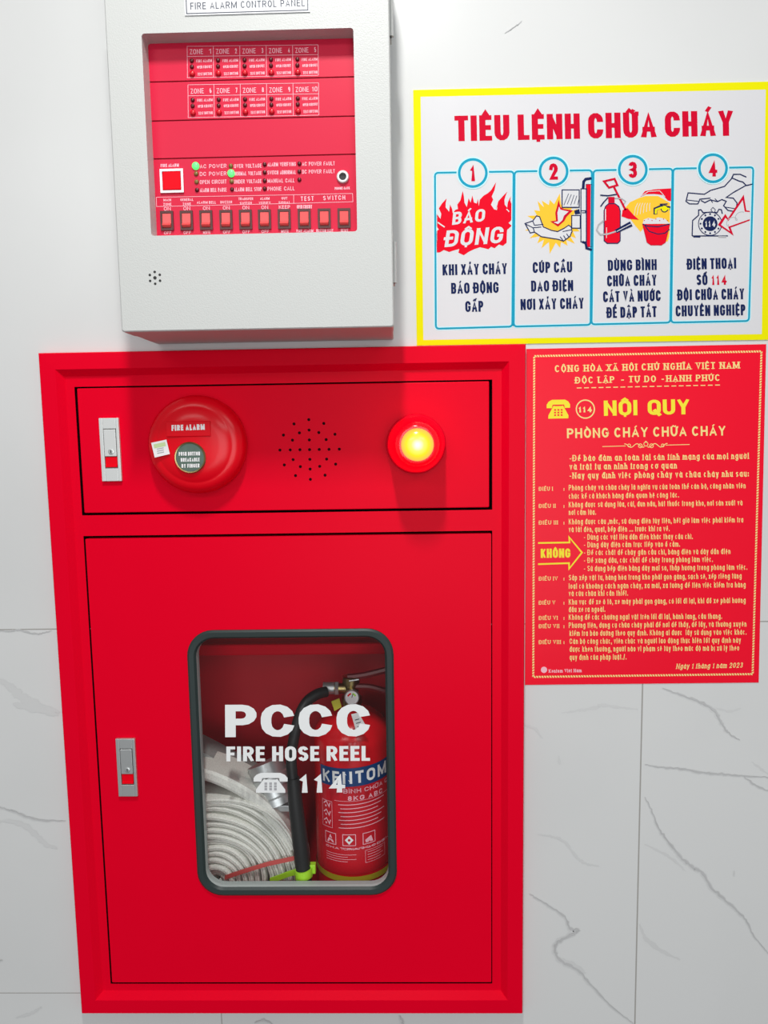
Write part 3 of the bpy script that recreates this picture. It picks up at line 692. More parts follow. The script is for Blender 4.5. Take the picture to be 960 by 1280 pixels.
# legend boxes
FA.line([(195.4, 246.6), (367.0, 243.5), (367.2, 254.2), (195.8, 258.2), (195.4, 246.6)], .55, 'pink'); FA.line([(367.0, 243.5), (440.6, 241.8), (441.2, 252.2), (367.2, 254.2)], .55, 'pink')
FA.text('TEST', (376, 251.2), (392.2, 250.8), 5.6, 1.0, 'pink', .3, 'cond', gap=.3); FA.text('SWITCH', (404, 250.4), (431.6, 249.6), 5.6, 1.0, 'pink', .3, 'cond', gap=.3)
swx = (209.2, 233.6, 258.0, 282.9, 307.3, 331.0, 355.6, 380.6, 405.5, 430.2)
leg = (('MAIN', 'ZONE'), ('GENERAL', 'ZONE'), ('', 'ALARM BELL'), ('', 'BUZZER'), ('TRANSFER', 'SWITCH'), ('ALARM', 'VERIFY'), ('OUT', 'SIGNAL'))
on = ('ON',) * 6 + ('KEEP', 'OPEN CIRCUIT', '', ''); off = ('OFF', 'OFF', 'MUTE', 'OFF', 'OFF', 'OFF', 'MUTE', 'FIRE ALARM', 'BUTTON TEST', 'RESET')
swp = None
for k, x in enumerate(swx):
    y = 276.4 - .0145 * (x - swx[0])
    L = at(x, y, FD)
    if swp is None:
        hw, hh = .0070, .0103
        q = MB()
        for a in ((-hw, -hw + .0021, -hh, hh), (hw - .0021, hw, -hh, hh), (-hw + .0021, hw - .0021, -hh, -hh + .0026), (-hw + .0021, hw - .0021, hh - .0026, hh)):
            q.box(L.x + a[0], L.x + a[1], L.y - .0022, L.y + .001, L.z + a[2], L.z + a[3])
        q.box(L.x - hw + .001, L.x + hw - .001, L.y - .0003, L.y + .001, L.z - hh + .001, L.z + hh - .001)
        swp = q.build('rocker_switch', 'rockdark', pan, loc=L)
        r_ = MB(); h2, w2 = hh - .0029, hw - .0024
        prof = [(L.y - .0018, L.z + h2), (L.y - .0024, L.z - .0026), (L.y - .0050, L.z - h2 + .0022), (L.y - .0002, L.z - h2), (L.y - .0002, L.z + h2)]
        r_.prism([Vector((L.x - w2, a, b)) for a, b in prof], [Vector((L.x + w2, a, b)) for a, b in prof])
        rk = r_.build('rocker', 'rocker', swp, loc=L); rk['label'] = 'red rocker paddle'
        sw = swp
    else:
        sw = copy_to(swp, pan, L); r2 = rk.copy(); COL.objects.link(r2); r2.parent = sw; r2.location = (0, 0, 0)
    yt_ = y - 13.2
    if on[k]: wd_ = 4.2 if on[k] == 'ON' else (7 if on[k] == 'KEEP' else 9.5); FA.text(on[k], (x - wd_, yt_ + .1), (x + wd_, yt_ - .1), 4.6, .7, 'pink', .3, 'cond')
    if off[k]: wd_ = 4.6 if len(off[k]) < 6 else 10.5; FA.text(off[k], (x - wd_ + .5, y + 16.6), (x + wd_ + .5, y + 16.4), 3.6, .65, 'pink', .3, 'cond')
    if k < 7:
        a, b_ = leg[k]; ym = y - 19.5
        wd_ = 1.15 * len(b_) + .5
        FA.text(b_, (x - wd_, ym + (.2 if a else -1.5)), (x + wd_, ym - .1 + (0 if a else -1.5)), 3.3, .65, 'pink', .3, 'tiny')
        if a: wd_ = 1.1 * len(a) + .4; FA.text(a, (x - wd_, ym - 5.2), (x + wd_, ym - 5.4), 3.3, .65, 'pink', .3, 'tiny')
tag(FA.build('printed_lettering', face), 'pale pink printed words and boxes')

# ================================================================== POSTER: FIRE ORDERS
p1 = thing('fire_instruction_poster', tuple(at(740, 428, 0)), 'white and yellow bordered poster with four numbered fire steps', 'poster')
c4 = [(516.5, 112.5), (966.5, 101.8), (961.5, 424.6), (521, 432)]
q = MB(); q.prism([at(x, y, .0012) for x, y in c4], [at(x, y, .0001) for x, y in c4]); q.build('sheet', 'yellow', p1)
T = sheet(.00125)
q = Art(T, ['paper']); q.poly([(525.8, 121.0), (957.2, 112.0), (952.2, 417.6), (529.2, 425.0)], 'paper'); tag(q.build('white_field', p1), 'white field inside the yellow border')
q = Art(T, ['title']); q.text('TIÊU LỆNH CHỮA CHÁY', (568.6, 176.6), (917, 169.6), 31.8, 7.8, 'title', 1, 'cond', ty=6.0, gap=.10, space=.24); tag(q.build('title_lettering', p1), 'large red title across the top')
def box_px(a, x0, x1, x2, x3, yt0, yt1, yb1, yb0, r=4.5):
    c = [(x0, yt0), (x1, yt1), (x2, yb1), (x3, yb0)]; out = []
    for i in range(4):
        p, pv, nx = Vector(c[i]), Vector(c[i - 1]), Vector(c[(i + 1) % 4])
        u, v = (pv - p).normalized() * r, (nx - p).normalized() * r
        for t in (0, .2, .4, .6, .8, 1): out.append(tuple((p + u * (1 - t) ** 2 + v * t ** 2)))
    out.append(out[0]); a.line(out, 4.6, 'cyan', 1); a.line(out, 2.4, 'teal', 2)
boxes = [(543.7, 642.0, 640.4, 544.8, 216.0, 214.3, 408.2, 410.9), (643.3, 739.8, 738.2, 642.2, 214.3, 212.7, 406.0, 408.2),
         (742, 840.6, 837.8, 739.4, 213.0, 210.8, 403.2, 405.5), (841.6, 941.7, 936.2, 839.0, 210.8, 209.0, 401.2, 403.2)]
rings = [(591, 216.2), (692, 214.3), (791, 212.2), (891.2, 210.3)]
caps = [[('KHI XẢY CHÁY', 553.3, 634, 344.2, 342.4), ('BÁO ĐỘNG', 564, 623.4, 367.2, 366), ('GẤP', 581.7, 604.3, 390, 389.5)],
        [('CÚP CẦU', 666, 715.3, 341.2, 340.4), ('DAO ĐIỆN', 664, 716.6, 364.4, 363.6), ('NƠI XẢY CHÁY', 650.8, 730, 387.5, 385.6)],
        [('DÙNG BÌNH', 760, 821, 338.6, 337.5), ('CHỮA CHÁY', 759, 821, 358, 356.8), ('CÁT VÀ NƯỚC', 754, 826, 377.8, 376.2), ('ĐỂ DẬP TẮT', 758.4, 821, 397.6, 396.2)],
        [('ĐIỆN THOẠI', 858.8, 920.4, 337, 335.6), ('SỐ', 870.8, 884.5, 356.6, 356.4), ('ĐỘI CHỮA CHÁY', 846.9, 930.5, 375.5, 374), ('CHUYÊN NGHIỆP', 844.7, 931.9, 395.6, 394)]]
names = ('first instruction box with a fire picture', 'second instruction box with a hand at a switch', 'third instruction box with extinguisher, spade and bucket', 'fourth instruction box with a telephone')
for k in range(4):
    a = Art(T, ['teal']); box_px(a, *boxes[k])
    cx, cy = rings[k]
    a.disc(cx, cy, 17.4, 'paper', 3); a.circle(cx, cy, 17.6, 5.4, 'cyan', 3.4); a.circle(cx, cy, 17.0, 3.3, 'teal', 4)
    w_ = 6.5 if k == 0 else 11
    a.text(str(k + 1), (cx - w_ / 2, cy + 10.4), (cx + w_ / 2, cy + 10.2), 20.5, 4.7, 'title', 4.6, 'cond', ty=4.0)
    for tx, x0, x1, y0, y1 in caps[k]: a.text(tx, (x0, y0), (x1, y1), 13.6, 2.75, 'navy', 2, 'cond', ty=2.3, gap=.13, space=.30)
    if k == 3: a.text('114', (889.5, 356.2), (908.5, 355.8), 12.6, 2.7, 'title', 2, 'cond', ty=2.2, gap=.2)
    tag(a.build('instruction_box', p1), names[k])
# pictures
S1 = .2135; F1 = lambda P: [(540 + x * S1, 210 + y * S1) for x, y in P]
S3 = .21875; F3 = lambda P: [(735 + x * S3, 210 + y * S3) for x, y in P]
a = Art(T, ['title']); M['fire'] = mat('fire_red_print', (.80, .0, .018), .55, .08)
a.poly(F1([(28, 495), (25, 370), (40, 360), (22, 335), (22, 260), (40, 285), (50, 298), (54, 268), (40, 236), (58, 208), (86, 178), (80, 205), (80, 230), (100, 256), (106, 213), (118, 240), (122, 266), (136, 245), (152, 240), (148, 214), (166, 190), (180, 133), (187, 170), (190, 203), (204, 228), (214, 176), (226, 202), (236, 160), (246, 202), (262, 208), (268, 180), (274, 222), (280, 185), (302, 162), (326, 148), (346, 130), (375, 83), (366, 130), (350, 166), (358, 186), (345, 214), (364, 242), (380, 246), (384, 225), (376, 240), (388, 195), (412, 168), (441, 138), (430, 165), (424, 186), (426, 215), (440, 232), (444, 200), (462, 165), (458, 190), (468, 215), (470, 300), (448, 322), (468, 338), (440, 362), (438, 385), (437, 438), (415, 456), (392, 448), (366, 470), (346, 461), (330, 476), (300, 468), (280, 464), (246, 476), (216, 490), (186, 511), (154, 496), (160, 474), (130, 482), (100, 492), (70, 480), (46, 494)]), 'fire', 1)
a.line(F1([(34, 318), (50, 330), (74, 346)]), 1.6, 'paper', 2); a.line(F1([(436, 240), (452, 256)]), 1.2, 'paper', 2)
a.text('BÁO', (565.0, 281.2), (605.5, 276.4), 15.5, 3.8, 'paper', 2, 'cond', shear=.22, ty=2.9, gap=.12)
a.text('ĐỘNG', (555.5, 309.0), (627.5, 303.5), 20.5, 4.6, 'paper', 2, 'cond', shear=.22, ty=3.6, gap=.13)
tag(a.build('fire_picture', p1), 'red flames with white slanted words')
a = Art(T, ['amber'])
star = []
for k in range(44):
    an = 2 * PI * k / 44; big = k % 2 == 0
    rx, ry = (150, 165) if big else (105, 115)
    if big: rx *= .86 + .3 * random.random(); ry *= .86 + .25 * random.random()
    star.append((735 + rx * math.cos(an) * 1.05 + (-20 if math.cos(an) < 0 else -10), 325 + ry * math.sin(an) * .98))
a.poly(F1([(min(x, 872), y) for x, y in star]), 'amber', 1)
a.poly(F1([(545, 325), (590, 310), (612, 280), (630, 285), (652, 345), (700, 365), (735, 372), (775, 352), (800, 335), (815, 345), (820, 370), (808, 400), (770, 428), (740, 418), (690, 410), (640, 402), (600, 375), (575, 380)]), 'paper', 2)
a.line(F1([(545, 325), (590, 310), (612, 280), (630, 285), (652, 345), (700, 365), (735, 372), (775, 352), (800, 335), (815, 345), (820, 370), (808, 400), (770, 428), (740, 418), (690, 410), (640, 402), (600, 375), (575, 380), (545, 325)]), 1.3, 'navy', 3)
for P in ([(590, 310), (600, 335), (652, 330)], [(600, 375), (592, 350), (640, 345)], [(750, 402), (768, 425)], [(770, 395), (784, 418)], [(788, 385), (802, 405)], [(765, 372), (815, 362)], [(548, 328), (592, 350)]): a.line(F1(P), 1.1, 'navy', 3.4)
a.poly(F1([(742, 185), (752, 228), (772, 240), (825, 248), (788, 285), (775, 310), (738, 343), (692, 312), (726, 308), (722, 262)]), 'title', 3); a.poly(F1([(744, 225), (752, 244), (800, 255), (772, 280), (764, 305), (738, 328), (712, 318), (738, 312), (734, 262)]), 'paper', 3.6)
def quadp(x0, y0, x1, y1, fill, t=1.2, col='navy', lay=2):
    P = [(x0, y0), (x1, y0), (x1, y1), (x0, y1)]
    a.poly(F1(P), fill, lay); a.line(F1(P + [P[0]]), t, col, lay + .5)
quadp(872, 122, 905, 432, 'paper'); quadp(902, 95, 936, 462, 'fire', .6)
a.line(F1([(872, 250), (898, 250), (898, 262), (878, 262)]), 1.2, 'navy', 3); a.line(F1([(885, 122), (888, 80), (900, 65), (935, 60)]), 3.4, 'navy', 3); a.line(F1([(880, 432), (900, 440), (905, 470), (936, 480)]), 3.0, 'navy', 3)
quadp(762, 128, 862, 230, 'paper', 1.3, lay=4); quadp(818, 278, 868, 352, 'paper', 1.3, lay=4)
a.poly(F1([(832, 250), (862, 240), (868, 268), (838, 272)]), 'navy', 4)
for k in range(5): a.line(F1([(772 + 20 * k, 218 - 6 * (k % 2)), (800 + 20 * k - 4 * k, 150 + 4 * k)]), .7, 'navy', 5)
tag(a.build('switch_picture', p1), 'hand pulling a switch in front of a yellow flash')
a = Art(T, ['amber'])
a.poly(F3([(215, 225), (240, 195), (295, 170), (330, 160), (400, 160), (470, 200), (470, 300), (465, 390), (455, 420), (440, 420), (320, 340), (300, 365), (270, 330), (240, 290)]), 'amber', 1)
for k in range(6): a.line(F3([(262 + 18 * k, 275 - 6 * k), (272 + 16 * k, 225 - 3 * k), (285 + 14 * k, 200)]), .7, 'paper', 1.6)
a.poly(F3([(300, 165), (325, 132), (380, 122), (475, 116), (475, 190), (455, 185), (430, 155), (380, 148), (330, 150)]), 'fire', 2); a.line(F3([(305, 160), (345, 134), (410, 130), (440, 165)]), .8, 'paper', 2.6)
a.line(F3([(385, 265), (385, 235), (420, 220), (470, 230)]), 4.6, 'navy', 3); a.line(F3([(387, 262), (388, 238), (420, 226), (466, 234)]), 2.4, 'yellow', 3.6); a.disc(*F3([(437, 232)])[0], 4.8, 'navy', 3.2); a.disc(*F3([(437, 232)])[0], 3.6, 'yellow', 3.9); a.line(F3([(410, 207), (455, 205)]), 1.4, 'navy', 4.2)
a.poly(F3([(312, 320), (318, 295), (345, 285), (380, 292), (400, 282), (440, 290), (468, 318)]), 'paper', 2.4)
for k in range(7): a.disc(*F3([(322 + 22 * k, 300 - 8 * (k % 2))])[0], .7, 'title', 2.8, 8)
a.poly(F3([(312, 320), (468, 320), (442, 425), (420, 438), (360, 438), (338, 425)]), 'fire', 3); a.line(F3([(312, 320), (340, 332), (400, 336), (468, 320)]), 1.4, 'navy', 3.6); a.line(F3([(325, 330), (350, 362), (400, 378), (440, 372), (466, 350)]), 1.3, 'navy', 3.6); a.line(F3([(312, 320), (338, 425), (360, 440), (420, 440), (442, 425), (468, 320)]), .9, 'title', 3.8)
a.line(F3([(148, 108), (215, 240)]), 2.6, 'title', 3); a.line(F3([(92, 76), (152, 62), (168, 98), (120, 112), (92, 76)]), 2.6, 'title', 3); a.poly(F3([(198, 240), (225, 228), (262, 270), (292, 296), (230, 290), (192, 276)]), 'fire', 3.3)
a.poly(F3([(92, 245), (100, 220), (118, 204), (155, 204), (176, 220), (184, 245), (184, 415), (170, 430), (110, 430), (92, 415)]), 'fire', 4); a.line(F3([(92, 245), (100, 220), (118, 204), (155, 204), (176, 220), (184, 245), (184, 415), (170, 430), (110, 430), (92, 415), (92, 245)]), 1.2, 'navy', 4.5)
a.poly(F3([(116, 204), (116, 165), (152, 165), (152, 204)]), 'title', 4.2); a.line(F3([(70, 155), (115, 158), (165, 150)]), 1.6, 'navy', 5); a.line(F3([(115, 168), (90, 195), (72, 220)]), 1.5, 'navy', 5); a.line(F3([(152, 172), (195, 175), (215, 190), (205, 205)]), 1.2, 'midgrey', 5)
a.line(F3([(100, 235), (100, 300)]), 1.2, 'paper', 5); a.line(F3([(106, 400), (106, 340)]), .8, 'paper', 5)
a.line(F3([(90, 300), (60, 325), (50, 355), (70, 380), (110, 378), (160, 362)]), 1.9, 'midgrey', 5.4); a.poly(F3([(150, 355), (240, 305), (255, 332), (165, 372)]), 'navy', 5.6); a.line(F3([(165, 362), (245, 320)]), .9, 'paper', 6.2)
tag(a.build('equipment_picture', p1), 'red extinguisher, spade, water tap and bucket')
a = Art(T, ['navy'])
a.line(F3([(905, 52), (870, 36), (832, 36), (822, 56), (862, 74), (885, 80), (905, 100), (940, 92)]), 1.5, 'navy', 2)
a.line(F3([(825, 56), (780, 105), (700, 128), (665, 150), (572, 142), (560, 190), (580, 205), (628, 205), (640, 178), (700, 172)]), 1.4, 'navy', 2)
a.line(F3([(905, 98), (830, 140), (790, 168), (830, 172), (852, 200), (845, 250), (800, 242), (775, 215), (790, 190), (765, 180), (740, 192), (700, 182), (668, 198), (645, 185)]), 1.4, 'navy', 2)
a.line(F3([(560, 182), (630, 190)]), 1.0, 'navy', 2); a.line(F3([(700, 178), (712, 198)]), 1.0, 'navy', 2); a.line(F3([(725, 175), (742, 192)]), 1.0, 'navy', 2); a.line(F3([(778, 222), (840, 232)]), 1.0, 'navy', 2)
a.line(F3([(595, 388), (598, 300), (632, 270), (632, 240), (645, 238), (658, 255), (700, 252), (738, 255), (748, 236), (762, 238), (768, 262)]), 1.4, 'navy', 2); a.line(F3([(595, 388), (800, 388)]), 1.4, 'navy', 2); a.line(F3([(602, 392), (642, 392)]), 2.2, 'navy', 2); a.line(F3([(745, 392), (790, 394)]), 2.2, 'midgrey', 2)
a.circle(*F3([(698, 318)])[0], 14.6, 1.0, 'navy', 2); a.disc(*F3([(698, 318)])[0], 9.2, 'navy', 2)
for k in range(12): a.disc(735 + S3 * 698 + 12 * math.cos(2 * PI * k / 12), 210 + S3 * 318 + 12 * math.sin(2 * PI * k / 12), 1.2, 'navy', 2.2, 10)
a.text('114', (735 + S3 * 670, 210 + S3 * 336), (735 + S3 * 728, 210 + S3 * 335), 8, 2, 'paper', 3, 'cond', gap=.25)
a.line(F3([(712, 252), (702, 238), (714, 225), (728, 238), (724, 252)]), .8, 'navy', 2)
a.poly(F3([(742, 325), (785, 262), (800, 288), (890, 152), (905, 242), (925, 245), (925, 300), (815, 340), (832, 386)]), 'title', 3); a.poly(F3([(760, 325), (786, 284), (802, 304), (884, 184), (896, 250), (925, 252), (925, 292), (800, 336), (812, 362)]), 'paper', 3.5)
sp_ = [(785 + 15 * t + 16 * math.cos(1.9 * t), 322 - 9.5 * t + 16 * math.sin(1.9 * t)) for t in [i * .25 for i in range(0, 26)]]
a.line(F3(sp_), .8, 'midgrey', 4)
tag(a.build('telephone_picture', p1), 'hand lifting the receiver of a dial telephone')

# ================================================================== POSTER: REGULATIONS
p2 = thing('fire_regulation_poster', tuple(at(802, 856, 0)), 'red regulation poster with yellow text right of the cabinet', 'poster')
c4 = [(657.8, 436.2), (957.8, 430.2), (948.4, 853.2), (656.2, 856.2)]
q = MB(); q.prism([at(x, y, .0007) for x, y in c4], [at(x, y, .0001) for x, y in c4]); q.build('sheet', 'sheetred', p2)
T2 = sheet(.00075)
a = Art(T2, ['paleyellow'])
cs = [(667.8, 445.2), (951.8, 439.2), (940.8, 842.6), (666.6, 846.2)]
for i in range(4):
    A_, B_ = Vector(cs[i]), Vector(cs[(i + 1) % 4]); L = (B_ - A_).length; u = (B_ - A_) / L; nn = Vector((-u.y, u.x)); n = int(L / 3.3)
    for k in range(n):
        c = A_ + u * (k + .5) * L / n
        a.poly([tuple(c + u * s + nn * t) for s, t in ((-1.7, -1.25), (.5, -1.25), (1.7, 1.25), (-.5, 1.25))], 'paleyellow', 0)
tag(a.build('rope_border', p2), 'pale yellow rope border')
a = Art(T2, ['paleyellow']); PY = 'paleyellow'
a.text('CỘNG HÒA XÃ HỘI CHỦ NGHĨA VIỆT NAM', (693.6, 465.2), (924.5, 460.6), 8.6, 1.75, PY, 0, 'round', ty=1.25, serif=1.2, gap=.2, space=.4)
for tx, x0, x1 in (('ĐỘC LẬP', 719, 768), ('-', 776.5, 780), ('TỰ DO', 786, 820), ('-', 827, 830), ('HẠNH PHÚC', 833, 900)):
    yy = lambda x: 479.4 - (x - 719) * .0185
    a.text(tx, (x0, yy(x0)), (x1, yy(x1)), 8.2, 1.7, PY, 0, 'round', ty=1.2, serif=1.2, gap=.2, space=.4)
for k in range(20):
    x = 721 + k * 9.1; a.line([(x, 485 - (x - 721) * .021), (x + 6, 485 - (x + 6 - 721) * .021)], 1.1, PY)
a.phone(683.3, 712.6, 500, 523.4, 'gold', 'sheetred', 0, -.6)
a.circle(731.7, 511.4, 11.3, 1.5, PY, 0); a.text('114', (723.2, 515.6), (740, 515.2), 7.6, 2.3, PY, 0, 'cond', ty=1.8, gap=.2)
a.text('NỘI QUY', (755, 519.8), (862, 517.8), 19.0, 5.0, 'gold', 0, 'cond', ty=3.6, gap=.10, space=.42)
a.text('PHÒNG CHÁY CHỮA CHÁY', (708.8, 547.8), (907, 544.3), 12.2, 2.3, PY, 0, 'round', gap=.15, space=.32)
# ornament
oc = (807.4, 556.8)
a.line([(753, 558.2), (782, 557.4)], .8, PY); a.line([(832, 556.4), (862, 555.6)], .8, PY)
for sgn in (-1, 1):
    a.line([(oc[0] + sgn * t_, oc[1] + 2.2 * math.sin(t_ * .42) - .01 * sgn * t_) for t_ in range(2, 28)], .9, PY)
    a.circle(oc[0] + sgn * 7, oc[1] + .4, 2.4, .8, PY, 0, 14); a.circle(oc[0] + sgn * 21, oc[1], 1.8, .8, PY, 0, 12)
a.circle(oc[0], oc[1] - 1.8, 2.6, .8, PY, 0, 14); a.disc(oc[0], oc[1] - 4.5, 1.2, PY, 0, 10)
tag(a.build('heading_lettering', p2), 'pale yellow and gold heading with telephone mark')
a = Art(T2, ['paleyellow'])
for tx, x0, x1, y0, y1 in (('-Để bảo đảm an toàn tài sản tính mạng của mọi người', 712, 936, 576.6, 573.6), ('và trật tự an ninh trong cơ quan', 712, 846, 587.2, 585.6), ('-Nay quy định việc phòng cháy và chữa cháy như sau:', 712, 936, 598.4, 595.8)):
    a.text(tx, (x0, y0), (x1, y1), 7.8, 1.25, PY, 0, 'tiny', ty=.95, serif=1.1, gap=.2)
lines = [('Phòng cháy và chữa cháy là nghĩa vụ của toàn thể cán bộ, công nhân viên', 711, 932, 613, 610.4), ('chức kể cả khách hàng đến quan hệ công tác.', 711, 848.6, 623.5, 621.9),
 ('Không được sử dụng lửa, củi, đun nấu, hút thuốc trong kho, nơi sản xuất và', 711, 928, 634.2, 631.7), ('nơi cấm lửa.', 711, 745, 643.8, 643.4),
 ('Không được câu ,mắc, sử dụng điện tùy tiện, hết giờ làm việc phải kiểm tra', 711, 929, 655.5, 653), ('và tắt đèn, quạt, bếp điện ... trước khi ra về.', 711, 837, 665.2, 664),
 ('- Dùng các vật liệu dẫn điện khác thay cầu chì.', 730, 866, 674.7, 673.8), ('- Dùng dây điện cắm trực tiếp vào ổ cắm.', 730, 850, 684.3, 683.4),
 ('- Để các chất dễ cháy gần cầu chì, bảng điện và dây dẫn điện', 730, 913, 694, 692.5), ('- Để xăng dầu, các chất dễ cháy trong phòng làm việc.', 730, 891, 703.8, 702.4),
 ('- Sử dụng bếp điện bằng dây mai so, thắp hương trong phòng làm việc.', 730, 934, 714, 712.2),
 ('Sắp xếp vật tư, hàng hóa trong kho phải gọn gàng, sạch sẽ, xếp riêng từng', 711, 927, 725.5, 723.2), ('loại có khoảng cách ngăn cháy, xa mái, xa tường để tiện việc kiểm tra hàng', 711, 932, 736, 734.2), ('và cứu chữa khi cần thiết.', 711, 785, 745.2, 744.6),
 ('Khu vực để xe ô tô, xe máy phải gọn gàng, có lối đi lại, khi đỗ xe phải hướng', 711, 932, 755.8, 753.7), ('đầu xe ra ngoài.', 711, 756.5, 765.2, 764.8),
 ('Không để các chướng ngại vật trên lối đi lại, hành lang, cầu thang.', 711, 902.5, 774.8, 773.5), ('Phương tiện, dụng cụ chữa cháy phải để nơi dễ thấy, dễ lấy, và thường xuyên', 711, 933, 785, 783.3),
 ('kiểm tra bảo dưỡng theo quy định. Không ai được  lấy sử dụng vào việc khác.', 712, 933, 795, 793.3), ('Cán bộ công chức, viên chức và người lao động thực hiện tốt quy định này', 712, 926, 805, 803.4),
 ('được khen thưởng, người nào vi phạm sẽ tùy theo mức độ mà bị xử lý theo', 712, 924, 814.8, 813.2), ('quy định của pháp luật./.', 712, 783, 825, 824.4)]
for tx, x0, x1, y0, y1 in lines: a.text(tx, (x0, y0), (x1, y1), 6.9, .85, PY, 0, 'tiny', ty=.8, gap=.2)
for tx, x1, y in (('ĐIỀU I', 691, 613.6), ('ĐIỀU II', 694.5, 635), ('ĐIỀU III', 697.3, 655.8), ('ĐIỀU IV', 697, 725.8), ('ĐIỀU V', 694, 755.9), ('ĐIỀU VI', 697, 775), ('ĐIỀU VII', 699, 785.3), ('ĐIỀU VIII', 701, 805.2)):
    a.text(tx, (673.6, y), (x1, y - .2), 5.0, .85, PY, 0, 'tiny', ty=.7, serif=.9, gap=.2); a.text(':', (704.5, y), (705.6, y), 5, .9, PY, 0, 'tiny')
a.text('Ngày 1 tháng 1 năm 2023', (845, 836.2), (928, 834.6), 6.6, .95, PY, 0, 'tiny', shear=.2, serif=.9)
a.disc(680, 837.3, 3.9, 'pink', 0, 18); a.text('Kentom Việt Nam', (686, 841), (727, 840.3), 4.4, .8, 'pink', 0, 'tiny', serif=.9)
tag(a.build('regulation_lettering', p2), 'small pale yellow lines of rules')
a = Art(T2, ['gold'])
C7 = lambda P: [(650 + x * .3229, 640 + y * .3229) for x, y in P]
a.line(C7([(70, 120), (192, 118), (190, 97), (240, 157), (190, 220), (190, 198), (70, 202)]), 2.0, 'gold', 0)
a.text('KHÔNG', (676, 697.4), (713, 697), 11.4, 2.7, 'gold', 0, 'cond', ty=2.2, gap=.12)
tag(a.build('warning_arrow', p2), 'yellow arrow with one bold word')

# ================================================================== FIRE EXTINGUISHER (inside the cabinet)
ec = Vector((.3710, .088, .0266)); ER = .0555
ext = thing('fire_extinguisher', tuple(ec), 'red fire extinguisher with blue label band behind the glass', 'fire extinguisher')
zt = .350
q = MB(); prof = [(ER - .004, 0), (ER, .004), (ER, zt - ec.z)]
for k in range(1, 10):
    t = k / 9 * PI / 2 * .93; prof.append((ER * math.cos(t) * .999 + .000, zt - ec.z + .044 * math.sin(t)))
prof += [(.014, zt - ec.z + .046), (.014, zt - ec.z + .056)]
q.lathe(prof, ec, (0, 0, 1), 64); q.build('cylinder', 'ext', ext, smooth=True)
def cylmap(R): return lambda u, v, k: Vector((ec.x + (R + k * 1e-4) * math.sin(u), ec.y - (R + k * 1e-4) * math.cos(u), v))
def band_cyl(a0, a1, f0, f1, m, name, label, dR, n=30):
    b = MB(); fn = cylmap(ER + dR)
    for k in range(n):
        u0, u1 = a0 + (a1 - a0) * k / n, a0 + (a1 - a0) * (k + 1) / n
        b.poly([fn(u0, f0(u0), 0), fn(u1, f0(u1), 0), fn(u1, f1(u1), 0), fn(u0, f1(u0), 0)])
    return tag(b.build(name, m, ext, smooth=True), label)
tilt = lambda u: .0012 * u
lab = band_cyl(-.92, 1.5, lambda u: .172 + tilt(u), lambda u: .325 + tilt(u), 'extlabel', 'label', 'red paper label with white print', .0003)
blu = band_cyl(-.86, 1.5, lambda u: .3000 + tilt(u) * 2.2, lambda u: .3265 + tilt(u) * 2.2, 'blue', 'brand_band', 'blue band with white capitals', .0006)
yb = band_cyl(-PI, PI, lambda u: .1605, lambda u: .1690, 'yellowband', 'reflective_band', 'yellow band around the lower body', .0007, 64)
class CylArt(Art):
    def line(s, pts, t, m, layer=0):
        out = [pts[0]]
        for a, b in zip(pts, pts[1:]):
            n = max(1, int(math.hypot(b[0] - a[0], b[1] - a[1]) / .004))
            out += [(a[0] + (b[0] - a[0]) * i / n, a[1] + (b[1] - a[1]) * i / n) for i in range(1, n + 1)]
        Art.line(s, out, t, m, layer)
def cylfn(R, x0, sx): return lambda x, y, k: cylmap(R)(x / R, y + tilt(x / R) * sx, k)
e = CylArt(cylfn(ER + .0008, 0, 2.2), ['white'])
e.text('KENTOM', (-.0430, .3040), (.0580, .3050), .0175, .0036, 'white', 0, 'cond', gap=.22, up=1)
e.build('lettering', blu)
e = CylArt(cylfn(ER + .0005, 0, 1.6), ['pink'])
e.text('BÌNH CHỮA CHÁY BỘT', (-.010, .2905), (.055, .2910), .0062, .0011, 'pink', 0, 'cond', up=1); e.text('8KG ABC', (-.004, .2800), (.030, .2800), .0066, .0014, 'pink', 0, 'cond', up=1, gap=.25)
for k in range(7): zz = .2735 - k * .0056; e.line([(-.018 + .003 * (k % 2), zz), (.052 - .006 * (k % 3), zz + .0015)], .0011, 'pink', 0)
e.line([(-.046, .276), (-.028, .276), (-.028, .238), (-.046, .238), (-.046, .276)], .0006, 'pink', 0); e.line([(-.024, .279), (.07, .279)], .0005, 'pink')
for k in range(3):
    zz = .271 - k * .0125
    e.line([(-.043, zz), (-.038, zz + .004), (-.033, zz - .003), (-.031, zz + .003)], .0016, 'pink', .2); e.disc(-.039, zz - .003, .0016, 'pink', .2, 8)
for k in range(3):
    cx = -.032 + k * .0285; zz = .2225
    e.line([(cx - .009, zz - .008), (cx + .009, zz - .008), (cx + .009, zz + .008), (cx - .009, zz + .008), (cx - .009, zz - .008)], .0010, 'pink', 0)
    if k == 0: e.poly([(cx - .006, zz - .006), (cx, zz + .006), (cx + .006, zz - .006)], 'pink', .2); e.line([(cx - .007, zz + .002), (cx + .007, zz - .002)], .0012, 'extlabel', .5)
    if k == 1: e.poly([(cx - .006, zz), (cx, zz + .0065), (cx + .006, zz), (cx, zz - .0065)], 'white', .2); e.disc(cx, zz, .002, 'extlabel', .5, 10)
    if k == 2: e.poly([(cx - .006, zz - .002), (cx + .003, zz + .003), (cx + .006, zz - .006), (cx - .005, zz - .006)], 'pink', .2)
    e.text(('CHAT RAN', 'CHAT LONG', 'KHI DIEN')[k], (cx - .0085, zz - .0145), (cx + .0085, zz - .0145), .0032, .0007, 'pink', 0, 'tiny', up=1)
